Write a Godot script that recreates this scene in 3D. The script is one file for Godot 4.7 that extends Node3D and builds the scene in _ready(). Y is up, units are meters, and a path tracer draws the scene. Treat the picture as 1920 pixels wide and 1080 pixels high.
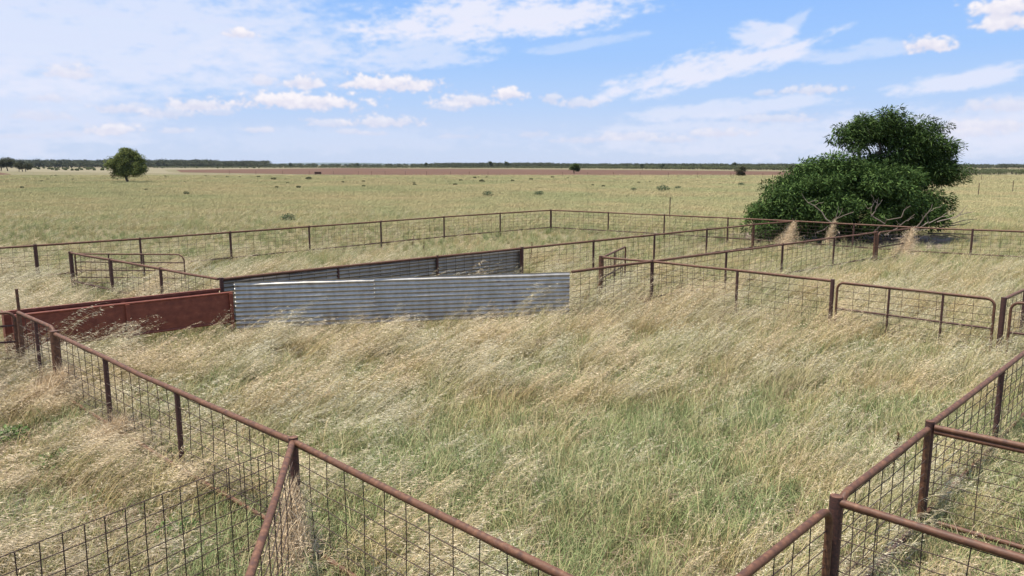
extends Node3D
# Sheep yards on a windy grass plain. Metres; x to the right, y up, the view runs towards -z.

var rng := RandomNumberGenerator.new()
var used := {}
var M := {}
var patch := FastNoiseLite.new()
var fine := FastNoiseLite.new()
const WIND := Vector3(0.93, 0.0, -0.36)


# ---------------------------------------------------------------- mesh building
class MB:
	var v := PackedVector3Array()
	var n := PackedVector3Array()
	var c := PackedColorArray()
	var ix := PackedInt32Array()
	var origin := Vector3.ZERO

	func tube(path: Array, rad, sides := 8, caps := true, col := Color.WHITE) -> void:
		var t0: Vector3 = (path[1] - path[0]).normalized()
		var u := t0.cross(Vector3.UP if absf(t0.y) < 0.9 else Vector3.RIGHT).normalized()
		var start := v.size()
		var count := path.size()
		for i in count:
			var a: Vector3 = path[maxi(i - 1, 0)]
			var b: Vector3 = path[mini(i + 1, count - 1)]
			var t := (b - a).normalized()
			u = (u - t * u.dot(t)).normalized()
			var w := t.cross(u)
			var r: float = rad[i] if rad is Array else rad
			for k in sides:
				var q := TAU * k / sides
				var d := u * cos(q) + w * sin(q)
				v.append(path[i] - origin + d * r)
				n.append(d)
				c.append(col)
		for i in count - 1:
			for k in sides:
				var a := start + i * sides + k
				var b := start + i * sides + (k + 1) % sides
				ix.append_array([a, b + sides, b, a, a + sides, b + sides])
		if caps:
			for e in 2:
				var at := 0 if e == 0 else count - 1
				var other := 1 if e == 0 else count - 2
				var nn: Vector3 = (path[at] - path[other]).normalized()
				var m := v.size()
				v.append(path[at] - origin + nn * 0.002)
				n.append(nn)
				c.append(col)
				for k in sides:
					v.append(v[start + at * sides + k])
					n.append(nn)
					c.append(col)
				for k in sides:
					var a := m + 1 + k
					var b := m + 1 + (k + 1) % sides
					if e == 0:
						ix.append_array([m, a, b])
					else:
						ix.append_array([m, b, a])

	func tri(a: Vector3, b: Vector3, d: Vector3, col := Color.WHITE) -> void:
		var s := v.size()
		v.append(a - origin)
		v.append(b - origin)
		v.append(d - origin)
		c.append(col)
		c.append(col)
		c.append(col)
		ix.append_array([s, s + 1, s + 2])

	func quad(a: Vector3, b: Vector3, d: Vector3, e: Vector3, col := Color.WHITE, nn := Vector3.ZERO) -> void:
		var s := v.size()
		for p in [a, b, d, e]:
			v.append(p - origin)
			c.append(col)
			if nn != Vector3.ZERO:
				n.append(nn)
		ix.append_array([s, s + 1, s + 2, s, s + 2, s + 3])

	# a box given by its centre and three half axes (right handed)
	func box(o: Vector3, x: Vector3, y: Vector3, z: Vector3, col := Color.WHITE) -> void:
		for f in [[x, y, z], [-x, z, y], [y, z, x], [-y, x, z], [z, x, y], [-z, y, x]]:
			var q: Vector3 = o + f[0]
			# counter-clockwise seen from outside would be -b-c, b-c, b+c, -b+c; front faces run clockwise
			quad(q - f[1] - f[2], q - f[1] + f[2], q + f[1] + f[2], q + f[1] - f[2], col, (f[0] as Vector3).normalized())

	func strip(path: Array, side: Vector3, w0: float, col: Color, col2: Color) -> void:
		var s := v.size()
		var m := path.size()
		for i in m - 1:
			var w := w0 * (1.0 - 0.75 * float(i) / (m - 1))
			var cc := col.lerp(col2, float(i) / (m - 1))
			v.append(path[i] - side * w - origin)
			v.append(path[i] + side * w - origin)
			c.append(cc)
			c.append(cc)
		v.append(path[m - 1] - origin)
		c.append(col2)
		for i in m - 2:
			var a := s + 2 * i
			ix.append_array([a, a + 2, a + 1, a + 1, a + 2, a + 3])
		ix.append_array([s + 2 * (m - 2), s + 2 * (m - 1), s + 2 * (m - 2) + 1])

	func mesh(mat: Material) -> ArrayMesh:
		var arr := []
		arr.resize(Mesh.ARRAY_MAX)
		arr[Mesh.ARRAY_VERTEX] = v
		if n.size() == v.size():
			arr[Mesh.ARRAY_NORMAL] = n
		if c.size() == v.size():
			arr[Mesh.ARRAY_COLOR] = c
		arr[Mesh.ARRAY_INDEX] = ix
		var me := ArrayMesh.new()
		me.add_surface_from_arrays(Mesh.PRIMITIVE_TRIANGLES, arr)
		me.surface_set_material(0, mat)
		return me


func numbered(called: String) -> String:
	var k: int = used.get(called, 0)
	used[called] = k + 1
	return called if k == 0 else "%s_%03d" % [called, k]


func tag(o: Node3D, label: String, category := "", group := "", kind := "") -> Node3D:
	o.set_meta("label", label)
	if category:
		o.set_meta("category", category)
	if group:
		o.set_meta("group", group)
	if kind:
		o.set_meta("kind", kind)
	return o


func thing(called: String, label: String, category: String, at: Vector3, group := "") -> Node3D:
	var o := Node3D.new()
	o.name = numbered(called)
	add_child(o)
	o.position = at
	tag(o, label, category, group)
	return o


func part(called: String, mb: MB, mat: Material, parent: Node3D) -> MeshInstance3D:
	var o := MeshInstance3D.new()
	o.mesh = mb.mesh(mat)
	o.name = called
	var k := 0
	while parent.has_node(NodePath(o.name)):
		k += 1
		o.name = "%s_%03d" % [called, k]
	parent.add_child(o, true)
	return o


func whole(called: String, mb: MB, mat: Material, at := Vector3.ZERO) -> MeshInstance3D:
	var o := MeshInstance3D.new()
	o.mesh = mb.mesh(mat)
	o.name = numbered(called)
	o.position = at
	add_child(o)
	return o


func swarm(called: String, me: Mesh, xf: Array, cols: Array, parent: Node3D) -> MultiMeshInstance3D:
	var mm := MultiMesh.new()
	mm.transform_format = MultiMesh.TRANSFORM_3D
	mm.use_colors = true
	mm.mesh = me
	mm.instance_count = xf.size()
	for i in xf.size():
		mm.set_instance_transform(i, xf[i])
		mm.set_instance_color(i, cols[i])
	var o := MultiMeshInstance3D.new()
	o.multimesh = mm
	o.name = numbered(called) if parent == self else called
	parent.add_child(o, true)
	o.set_meta("kind", "stuff")
	return o


func G(x: float, d: float, h := 0.0) -> Vector3:
	return Vector3(x, h, -d)


func at_height(p: Vector3, h: float) -> Vector3:
	return Vector3(p.x, h, p.z)


# ---------------------------------------------------------------- materials
func speckle(freq: float, stops: Array, seed_: int, octaves := 4, size := 512) -> NoiseTexture2D:
	var nz := FastNoiseLite.new()
	nz.noise_type = FastNoiseLite.TYPE_SIMPLEX_SMOOTH
	nz.frequency = freq
	nz.fractal_octaves = octaves
	nz.seed = seed_
	var g := Gradient.new()
	var offs := PackedFloat32Array()
	var cols := PackedColorArray()
	for s in stops:
		offs.append(s[0])
		cols.append(Color(s[1], s[2], s[3]).linear_to_srgb())
	g.offsets = offs
	g.colors = cols
	var t := NoiseTexture2D.new()
	t.width = size
	t.height = size
	t.seamless = true
	t.noise = nz
	t.color_ramp = g
	return t


func bumps(freq: float, seed_: int, strength: float) -> NoiseTexture2D:
	var nz := FastNoiseLite.new()
	nz.frequency = freq
	nz.seed = seed_
	nz.fractal_octaves = 4
	var t := NoiseTexture2D.new()
	t.width = 512
	t.height = 512
	t.seamless = true
	t.as_normal_map = true
	t.bump_strength = strength
	t.noise = nz
	return t


func surface(called: String, tex: Texture2D, rough: float, scale: float, nrm: Texture2D = null, world := false) -> StandardMaterial3D:
	var m := StandardMaterial3D.new()
	m.resource_name = called
	m.albedo_texture = tex
	m.roughness = rough
	m.uv1_triplanar = true
	m.uv1_world_triplanar = world
	m.uv1_scale = Vector3.ONE * scale
	if nrm:
		m.normal_enabled = true
		m.normal_texture = nrm
		m.normal_scale = 0.6
	return m


func leafy(called: String, backlight: float, rough := 0.7) -> StandardMaterial3D:
	var m := StandardMaterial3D.new()
	m.resource_name = called
	m.vertex_color_use_as_albedo = true
	m.roughness = rough
	m.metallic_specular = 0.18
	m.cull_mode = BaseMaterial3D.CULL_DISABLED
	if backlight > 0.0:
		m.backlight_enabled = true
		m.backlight = Color(backlight, backlight, backlight)
	return m


func make_materials() -> void:
	M.rust = surface("rusty_pipe", speckle(0.02, [[0.0, 0.06, 0.026, 0.02], [0.38, 0.075, 0.032, 0.017], [0.52, 0.108, 0.046, 0.023], [0.68, 0.128, 0.056, 0.028], [0.84, 0.175, 0.083, 0.043], [1.0, 0.26, 0.15, 0.09]], 11), 0.62, 1.5, bumps(0.05, 12, 3.0))
	M.dark_rust = surface("dark_rusty_steel", speckle(0.025, [[0.0, 0.035, 0.018, 0.015], [0.5, 0.065, 0.028, 0.022], [0.8, 0.11, 0.045, 0.032], [1.0, 0.17, 0.07, 0.045]], 13), 0.75, 2.6, bumps(0.05, 14, 3.0))
	M.wire = surface("rusty_wire", speckle(0.03, [[0.0, 0.03, 0.02, 0.016], [0.6, 0.055, 0.033, 0.025], [1.0, 0.12, 0.06, 0.04]], 15), 0.8, 3.0)
	M.oxide = surface("red_oxide_steel", speckle(0.012, [[0.0, 0.1, 0.022, 0.012], [0.45, 0.165, 0.04, 0.022], [0.75, 0.205, 0.055, 0.029], [1.0, 0.28, 0.1, 0.06]], 16, 5), 0.6, 1.3, bumps(0.03, 17, 1.5))
	var iron := StandardMaterial3D.new()
	iron.resource_name = "galvanised_iron"
	iron.albedo_texture = speckle(0.015, [[0.0, 0.38, 0.36, 0.325], [0.45, 0.5, 0.475, 0.425], [1.0, 0.6, 0.57, 0.51]], 18, 5)
	iron.uv1_triplanar = true
	iron.uv1_scale = Vector3(1.2, 1.2, 1.2)
	iron.vertex_color_use_as_albedo = true
	iron.roughness = 0.4
	iron.metallic = 0.7
	M.iron = iron
	M.old_iron = iron.duplicate()
	M.old_iron.resource_name = "older_dull_iron"
	M.old_iron.albedo_color = Color(0.82, 0.81, 0.8)
	M.bark = surface("bark", speckle(0.03, [[0.0, 0.05, 0.04, 0.032], [0.6, 0.11, 0.09, 0.072], [1.0, 0.2, 0.17, 0.14]], 19), 0.9, 1.5, bumps(0.06, 20, 6.0))
	M.dead = surface("dead_wood", speckle(0.03, [[0.0, 0.14, 0.11, 0.09], [0.6, 0.27, 0.22, 0.18], [1.0, 0.4, 0.34, 0.29]], 21), 0.9, 1.5)
	M.grass = leafy("grass_blades", 0.4)
	M.straw = leafy("dry_straw", 0.22, 0.9)
	M.leaf = leafy("tree_leaves", 0.45, 0.7)
	M.far_leaf = leafy("far_leaves", 0.2)
	M.soil = surface("paddock_soil", speckle(0.006, [[0.0, 0.115, 0.11, 0.05], [0.35, 0.14, 0.128, 0.058], [0.55, 0.16, 0.14, 0.068], [0.75, 0.175, 0.15, 0.075], [1.0, 0.14, 0.132, 0.055]], 22, 6, 1024), 1.0, 0.02, null, true)
	M.soil.detail_enabled = true
	M.soil.detail_albedo = speckle(0.02, [[0.0, 0.62, 0.6, 0.52], [0.5, 0.95, 0.93, 0.9], [1.0, 1.0, 1.0, 1.0]], 23, 5)
	M.soil.detail_blend_mode = BaseMaterial3D.BLEND_MODE_MUL
	M.soil.uv2_triplanar = true
	M.soil.uv2_world_triplanar = true
	M.soil.uv2_scale = Vector3.ONE * 0.21
	M.plough = surface("ploughed_red_soil", speckle(0.012, [[0.0, 0.066, 0.028, 0.01], [0.5, 0.088, 0.039, 0.0145], [1.0, 0.12, 0.058, 0.025]], 24, 5), 1.0, 0.012, null, true)
	M.pale = surface("pale_dry_paddock", speckle(0.012, [[0.0, 0.14, 0.125, 0.066], [0.5, 0.175, 0.152, 0.085], [1.0, 0.22, 0.185, 0.11]], 25, 5), 1.0, 0.01, null, true)
	M.bare = surface("bare_ground_under_tree", speckle(0.02, [[0.0, 0.09, 0.066, 0.05], [0.5, 0.16, 0.12, 0.09], [1.0, 0.24, 0.18, 0.13]], 26, 5), 1.0, 0.5, null, true)
	M.hill = surface("far_hill", speckle(0.02, [[0.0, 0.05, 0.07, 0.06], [1.0, 0.09, 0.11, 0.08]], 27), 1.0, 0.002, null, true)


# ---------------------------------------------------------------- sky
var cumulus := []
var cirrus := []


func sky_base(el: float) -> Vector3:
	var s := [[-90.0, 120, 118, 105], [-3.0, 160, 165, 160], [0.0, 207, 219, 242], [2.5, 199, 217, 247], [5.0, 182, 211, 251], [8.0, 163, 202, 254], [12.0, 149, 193, 254], [25.0, 156, 194, 246], [50.0, 150, 186, 238], [90.0, 144, 178, 230]]
	for i in s.size() - 1:
		if el <= s[i + 1][0]:
			var t: float = smoothstep(0.0, 1.0, (el - s[i][0]) / (s[i + 1][0] - s[i][0])) * 0.5 + 0.5 * (el - s[i][0]) / (s[i + 1][0] - s[i][0])
			return Vector3(s[i][1], s[i][2], s[i][3]).lerp(Vector3(s[i + 1][1], s[i + 1][2], s[i + 1][3]), t) / 255.0
	return Vector3(0.23, 0.44, 0.78)


func paint_sky(w: int, h: int, az0: float, el1: float, step: float) -> Image:
	var dens := PackedFloat32Array()
	var lit := PackedFloat32Array()
	var veil := PackedFloat32Array()
	dens.resize(w * h)
	lit.resize(w * h)
	veil.resize(w * h)
	var puff := FastNoiseLite.new()
	puff.frequency = 1.0
	puff.fractal_octaves = 5
	puff.fractal_gain = 0.55
	puff.seed = 5
	var streak := FastNoiseLite.new()
	streak.frequency = 1.0
	streak.fractal_octaves = 6
	streak.fractal_gain = 0.6
	streak.seed = 9
	for c in cirrus:
		var reach: float = maxf(c[2], c[3]) * 1.35
		var k := cos(deg_to_rad(c[4]))
		var s := sin(deg_to_rad(c[4]))
		for y in range(maxi(0, int((el1 - c[1] - minf(reach, absf(s) * c[2] + c[3] * 1.6)) / step)), mini(h, int((el1 - c[1] + minf(reach, absf(s) * c[2] + c[3] * 1.6)) / step) + 1)):
			var el := el1 - y * step
			for x in range(maxi(0, int((c[0] - reach - az0) / step)), mini(w, int((c[0] + reach - az0) / step) + 1)):
				var az := az0 + x * step
				var a: float = (az - c[0]) * k + (el - c[1]) * s
				var b: float = -(az - c[0]) * s + (el - c[1]) * k
				var u: float = a / c[2]
				var v: float = b / c[3]
				var r := u * u + v * v
				if r > 1.8:
					continue
				var nz := streak.get_noise_3d(a * 0.22, b * 0.75, c[0]) + 0.45 * streak.get_noise_3d(a * 0.9, b * 2.6, 7.0)
				var d: float = smoothstep(-0.2, 0.85, 0.95 - r + nz * (1.25 if c[3] < 4.0 else 0.75)) * c[5] * smoothstep(1.75, 1.0, r)
				var at := y * w + x
				veil[at] = 1.0 - (1.0 - veil[at]) * (1.0 - d)
	for c in cumulus:
		var hw: float = c[2] * 1.4
		var hh: float = c[3] * 1.7
		for y in range(maxi(0, int((el1 - c[1] - hh) / step)), mini(h, int((el1 - c[1] + hh) / step) + 1)):
			var el := el1 - y * step
			for x in range(maxi(0, int((c[0] - hw - az0) / step)), mini(w, int((c[0] + hw - az0) / step) + 1)):
				var az := az0 + x * step
				var u: float = (az - c[0]) / c[2]
				var v: float = (el - c[1]) / c[3]
				var bottom := 1.7 if v < 0.0 else 1.0
				var nz := puff.get_noise_3d(az * 0.85, el * 1.5, c[0] * 3.0) * 1.5 + 0.5 * puff.get_noise_3d(az * 3.4, el * 4.2, 3.0)
				var r := sqrt(u * u + v * v * bottom * bottom)
				var d: float = smoothstep(0.0, 0.62, 1.2 - r + nz * 0.62)
				if d <= 0.0:
					continue
				var at := y * w + x
				d *= minf(1.0, c[4] * 1.25)
				var l := clampf(0.5 + v * 0.55 + nz * 0.45, 0.0, 1.0)
				lit[at] = lerpf(lit[at], l, d)
				dens[at] = 1.0 - (1.0 - dens[at]) * (1.0 - d)
	var im := Image.create_empty(w, h, false, Image.FORMAT_RGB8)
	var top := Vector3(0.985, 0.97, 0.99)
	var base := Vector3(0.85, 0.855, 0.935)
	for y in h:
		var el := el1 - y * step
		var sky := sky_base(el)
		for x in w:
			var at := y * w + x
			var p := sky.lerp(Vector3(0.93, 0.935, 0.995), veil[at] * 0.95)
			p = p.lerp(base.lerp(top, lit[at]), dens[at])
			im.set_pixel(x, y, Color(p.x, p.y, p.z))
	return im


func make_sky() -> void:
	cumulus = [[-15.11,4.36,4.74,0.80,1.00],[-9.09,5.72,3.70,0.76,0.85],[-14.94,5.67,1.37,0.56,0.75],[-17.80,5.73,1.00,0.40,0.50],[-18.97,8.80,0.96,0.44,0.90],[-29.26,5.78,1.37,0.56,0.60],[-27.21,2.25,1.69,0.48,0.70],[-21.90,3.98,2.57,0.56,0.70],[-26.48,3.63,1.85,0.44,0.55],[-23.74,3.40,1.93,0.44,0.50],[-0.20,5.08,1.21,0.56,0.85],[-3.44,4.58,2.49,0.60,0.70],[-4.50,4.20,1.61,0.40,0.50],[-9.27,3.06,2.81,0.52,0.65],[-13.06,2.95,1.69,0.36,0.50],[2.82,4.73,0.80,0.48,0.55],[5.00,4.46,1.69,0.44,0.55],[27.78,7.53,1.69,0.68,0.90],[31.88,8.56,1.45,0.76,0.90]]
	cumulus += [[32.22,9.38,2.49,0.88,0.90],[20.89,5.03,2.01,0.40,0.60],[17.85,4.91,0.64,0.28,0.45],[-23.41,2.32,1.29,0.24,0.45],[-17.90,2.44,1.13,0.24,0.50],[-11.84,2.40,1.37,0.24,0.45],[-14.61,3.15,0.64,0.20,0.40],[-10.14,2.26,0.96,0.20,0.35],[-3.94,2.10,1.61,0.24,0.30],[-30.71,4.11,1.37,0.36,0.45],[-31.09,3.02,2.09,0.36,0.40],[8.61,2.04,2.41,0.36,0.50],[15.01,2.22,2.09,0.40,0.55],[18.75,3.19,2.41,0.40,0.50],[11.86,1.79,2.01,0.28,0.45],[5.12,1.82,2.41,0.32,0.40],[31.43,2.42,2.41,0.48,0.55],[29.42,2.00,2.81,0.40,0.45],[32.46,3.62,2.81,0.52,0.50],[1.58,2.22,1.21,0.28,0.35],[-30.02,1.92,1.61,0.24,0.30],[-32.90,1.76,2.01,0.24,0.30],[-20.64,3.58,1.00,0.36,0.40]]
	cirrus = [[-1.15,10.48,12.05,1.77,5.0,1.00],[-6.56,7.90,6.03,1.29,5.0,0.65],[14.09,6.82,8.04,1.37,13.0,0.95],[17.57,8.90,2.65,0.88,-4.0,0.80],[19.61,9.54,1.61,0.56,35.0,0.50],[23.40,7.47,5.22,0.64,3.0,0.50],[30.17,5.40,5.22,0.68,7.0,0.80],[15.67,3.98,7.63,0.68,4.0,0.65],[-28.70,8.3,20.5,4.7,2.0,0.80],[-16.60,7.27,6.83,1.61,4.0,0.45],[-33.5,3.2,9.5,3.2,0.0,0.5],[22.43,1.94,20.89,1.61,0.0,0.55],[31.41,2.61,6.43,2.01,2.0,0.50],[5.40,8.64,4.82,0.40,8.0,0.40],[-12.42,1.86,16.07,1.04,0.0,0.25]]
	# the same weather all the way round
	var r := RandomNumberGenerator.new()
	r.seed = 77
	for k in 150:
		var az := r.randf_range(37.0, 323.0)
		var el := 1.8 + 13.0 * r.randf() * r.randf()
		var big := 0.25 + el * 0.06
		cumulus.append([az if az < 180.0 else az - 360.0, el, r.randf_range(2.0, 5.0) * big * 1.8, r.randf_range(0.7, 1.3) * big, r.randf_range(0.4, 1.0)])
	for k in 90:
		var az := r.randf_range(44.0, 316.0)
		var el := r.randf_range(2.0, 22.0)
		cirrus.append([az if az < 180.0 else az - 360.0, el, r.randf_range(6.0, 18.0), r.randf_range(0.8, 4.0), r.randf_range(-4.0, 12.0), r.randf_range(0.4, 0.9)])
	for k in 40:
		cirrus.append([r.randf_range(-170.0, 170.0), r.randf_range(24.0, 75.0), r.randf_range(14.0, 34.0), r.randf_range(4.0, 9.0), r.randf_range(-5.0, 14.0), r.randf_range(0.6, 0.95)])
	var fine_step := 360.0 / 4096.0
	var sky := paint_sky(1024, 512, -180.0, 90.0, 4.0 * fine_step)
	sky.resize(4096, 2048, Image.INTERPOLATE_CUBIC)
	var x0 := 2048 - 480
	var y0 := 1024 - 320
	sky.blit_rect(paint_sky(960, 340, -480 * fine_step, 320 * fine_step, fine_step), Rect2i(0, 0, 960, 340), Vector2i(x0, y0))
	# the panorama's left edge looks along -z
	var turned := Image.create_empty(4096, 2048, false, Image.FORMAT_RGB8)
	turned.blit_rect(sky, Rect2i(2048, 0, 2048, 2048), Vector2i(0, 0))
	turned.blit_rect(sky, Rect2i(0, 0, 2048, 2048), Vector2i(2048, 0))
	var pano := PanoramaSkyMaterial.new()
	pano.panorama = ImageTexture.create_from_image(turned)
	var s := Sky.new()
	s.sky_material = pano
	var e := Environment.new()
	e.background_mode = Environment.BG_SKY
	e.sky = s
	e.background_energy_multiplier = 0.68
	e.tonemap_mode = Environment.TONE_MAPPER_LINEAR
	e.tonemap_exposure = 1.48
	e.fog_enabled = true
	e.fog_density = 0.00004
	e.fog_light_color = Color(0.8, 0.87, 0.97)
	e.sdfgi_enabled = true
	e.ssao_enabled = true
	e.ssil_enabled = true
	var we := WorldEnvironment.new()
	we.name = "sky"
	we.environment = e
	add_child(we)


# ---------------------------------------------------------------- fences
func wires(a: Vector3, b: Vector3, h0: float, h1: float, gapx: float, gapy: float, rad: float, wob: float) -> Array:
	var out := []
	var len := a.distance_to(b)
	var dir := (b - a) / len
	var side := dir.cross(Vector3.UP)
	var nx := maxi(1, roundi(len / gapx))
	for i in range(0, nx + 1):
		if (i == 0 or i == nx) and gapx > 0.15:
			continue
		var p := a + dir * (len * i / nx)
		var path := []
		for k in 5:
			var h := lerpf(h0, h1, k / 4.0)
			path.append(at_height(p + dir * rng.randf_range(-wob, wob) + side * rng.randf_range(-wob, wob), h))
		out.append(path)
	var ny := maxi(1, roundi((h1 - h0) / gapy))
	for j in range(0, ny + 1):
		var h := h0 + (h1 - h0) * j / ny
		var path := []
		for k in 7:
			path.append(at_height(a + dir * (len * k / 6.0) + side * (rad * 2.0 + rng.randf_range(-wob, wob)), h + (rng.randf_range(-wob, wob) if k % 6 else 0.0)))
		out.append(path)
	return out


# o: near (wires become pieces), h, rails (heights), radii per post, rail radius, gapx, gapy, mesh_low, mesh_to, skip (posts not built), no_mesh (bays)
func fence(called: String, label: String, pts: Array, o := {}) -> Node3D:
	var base := G(pts[0][0], pts[0][1])
	var root := thing(called, label, o.get("category", "fence"), base)
	var h: float = o.get("h", 1.0)
	var rr: float = o.get("rail", 0.024)
	var near: bool = o.get("near", false)
	var sides := 12 if near else 8
	var top := MB.new()
	top.origin = base
	var line := []
	for i in pts.size():
		line.append(G(pts[i][0], pts[i][1], h - rr))
		if i + 1 < pts.size():
			var mid := G(pts[i][0], pts[i][1], h - rr).lerp(G(pts[i + 1][0], pts[i + 1][1], h - rr), rng.randf_range(0.4, 0.6))
			line.append(mid + Vector3(rng.randf_range(-0.006, 0.006), rng.randf_range(-0.01, 0.004), rng.randf_range(-0.006, 0.006)))
	top.tube(line, rr, sides)
	part("top_rail", top, M.rust, root)
	for rh in o.get("rails", [0.2]):
		var low := MB.new()
		low.origin = base
		var path := []
		for p in pts:
			path.append(G(p[0], p[1], rh))
		low.tube(path, rr * 0.85, sides)
		part("bottom_rail" if rh < 0.4 else "middle_rail", low, M.dark_rust if not near else M.rust, root)
	for i in pts.size():
		if i in o.get("skip", []):
			continue
		var pr: float = o.get("post", 0.028)
		if o.has("posts") and i < o.posts.size():
			pr = o.posts[i]
		var over: float = 0.006 if pr > 0.028 else -rr
		var q := MB.new()
		q.origin = base
		var lean := Vector3(rng.randf_range(-0.008, 0.008), 0, rng.randf_range(-0.008, 0.008))
		q.tube([G(pts[i][0], pts[i][1], -0.3) - lean * 0.3, G(pts[i][0], pts[i][1], h + over) + lean * 0.2], pr, sides)
		var post := part("post", q, M.dark_rust if pr < 0.05 else M.rust, root)
		if pr > 0.03 and near:
			var cap := MB.new()
			cap.origin = base
			cap.tube([G(pts[i][0], pts[i][1], h + over + 0.001), G(pts[i][0], pts[i][1], h + over + 0.006)], pr * 0.93, sides)
			part("cap", cap, M.rust, post)
		if near and i > 0:
			var bead := MB.new()
			bead.origin = base
			var y := h - rr * 2.0 - (0.0 if pr < 0.03 else 0.002)
			bead.tube([G(pts[i][0], pts[i][1], y - 0.009), G(pts[i][0], pts[i][1], y - 0.003), G(pts[i][0], pts[i][1], y + 0.004)], [pr * 1.02, pr * 1.16, pr * 1.22], sides, false)
			part("weld", bead, M.dark_rust, post)
	for i in pts.size() - 1:
		if i in o.get("no_mesh", []):
			continue
		var ws := wires(G(pts[i][0], pts[i][1]), G(pts[i + 1][0], pts[i + 1][1]), o.get("mesh_low", 0.1), o.get("mesh_to", h - 2.0 * rr), o.get("gapx", 0.255), o.get("gapy", 0.118), o.get("wire", 0.0034), 0.007 if near else 0.007)
		wire_panel(ws, o.get("wire", 0.0034), near, base, root)
	return root


func wire_panel(ws: Array, rad: float, near: bool, base: Vector3, root: Node3D) -> void:
	if near:
		var holder := Node3D.new()
		holder.name = "wire_panel"
		root.add_child(holder, true)
		for w in ws:
			var q := MB.new()
			q.origin = base
			q.tube(w, rad, 5)
			part("wire", q, M.wire, holder)
	else:
		var q := MB.new()
		q.origin = base
		for w in ws:
			q.tube(w, rad, 4, false)
		part("wire_panel", q, M.wire, root)


# a pipe frame: corner radii ra at the a end, rb at the b end (0 = square)
func gate(called: String, label: String, a: Array, b: Array, o := {}) -> Node3D:
	var base := G(a[0], a[1])
	var root := thing(called, label, "gate", base)
	var h: float = o.get("h", 0.97)
	var low: float = o.get("low", 0.1)
	var rr: float = o.get("rail", 0.021)
	var near: bool = o.get("near", false)
	var sides := 12 if near else 8
	var A := G(a[0], a[1])
	var B := G(b[0], b[1])
	var dir := (B - A).normalized()
	var len := A.distance_to(B)
	var path := [at_height(A, low)]
	for e in 2:
		var r: float = o.get("ra", 0.12) if e == 0 else o.get("rb", 0.12)
		for k in 7:
			var q := PI / 2.0 * k / 6.0
			if e == 1:
				q = PI / 2.0 - q
			var x := r * (1.0 - cos(q))
			var y := h - rr - r * (1.0 - sin(q))
			if r < 0.01 and k % 6:
				continue
			path.append(at_height(A + dir * (x if e == 0 else len - x), y))
	path.append(at_height(B, low))
	var q := MB.new()
	q.origin = base
	q.tube(path, rr, sides)
	part("frame", q, M.rust, root)
	var bar := MB.new()
	bar.origin = base
	bar.tube([at_height(A, low + rr), at_height(B, low + rr)], rr * 0.9, sides)
	part("bottom_rail", bar, M.dark_rust, root)
	for rh in o.get("rails", [0.5]):
		var m := MB.new()
		m.origin = base
		m.tube([at_height(A, rh), at_height(B, rh)], o.get("bar", rr * 0.8), sides)
		part("rail", m, M.dark_rust, root)
	for f in o.get("uprights", []):
		var m := MB.new()
		m.origin = base
		m.tube([at_height(A + dir * len * f, low), at_height(A + dir * len * f, h - rr * 2.0)], rr * 0.9, sides)
		part("upright", m, M.dark_rust, root)
	if o.get("mesh", true):
		wire_panel(wires(A + dir * rr, B - dir * rr, low, h - 2.2 * rr, o.get("gapx", 0.255), o.get("gapy", 0.11), o.get("wire", 0.0034), 0.004), o.get("wire", 0.0034), near, base, root)
	return root


func lone_post(called: String, label: String, x: float, d: float, h: float, r: float, mat: Material, group := "", sides := 6) -> void:
	var q := MB.new()
	q.tube([Vector3(0, -0.3, 0), Vector3(rng.randf_range(-0.02, 0.02) * h, h, rng.randf_range(-0.01, 0.01))], r, sides)
	tag(whole(called, q, mat, G(x, d)), label, "post", group)


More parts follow.
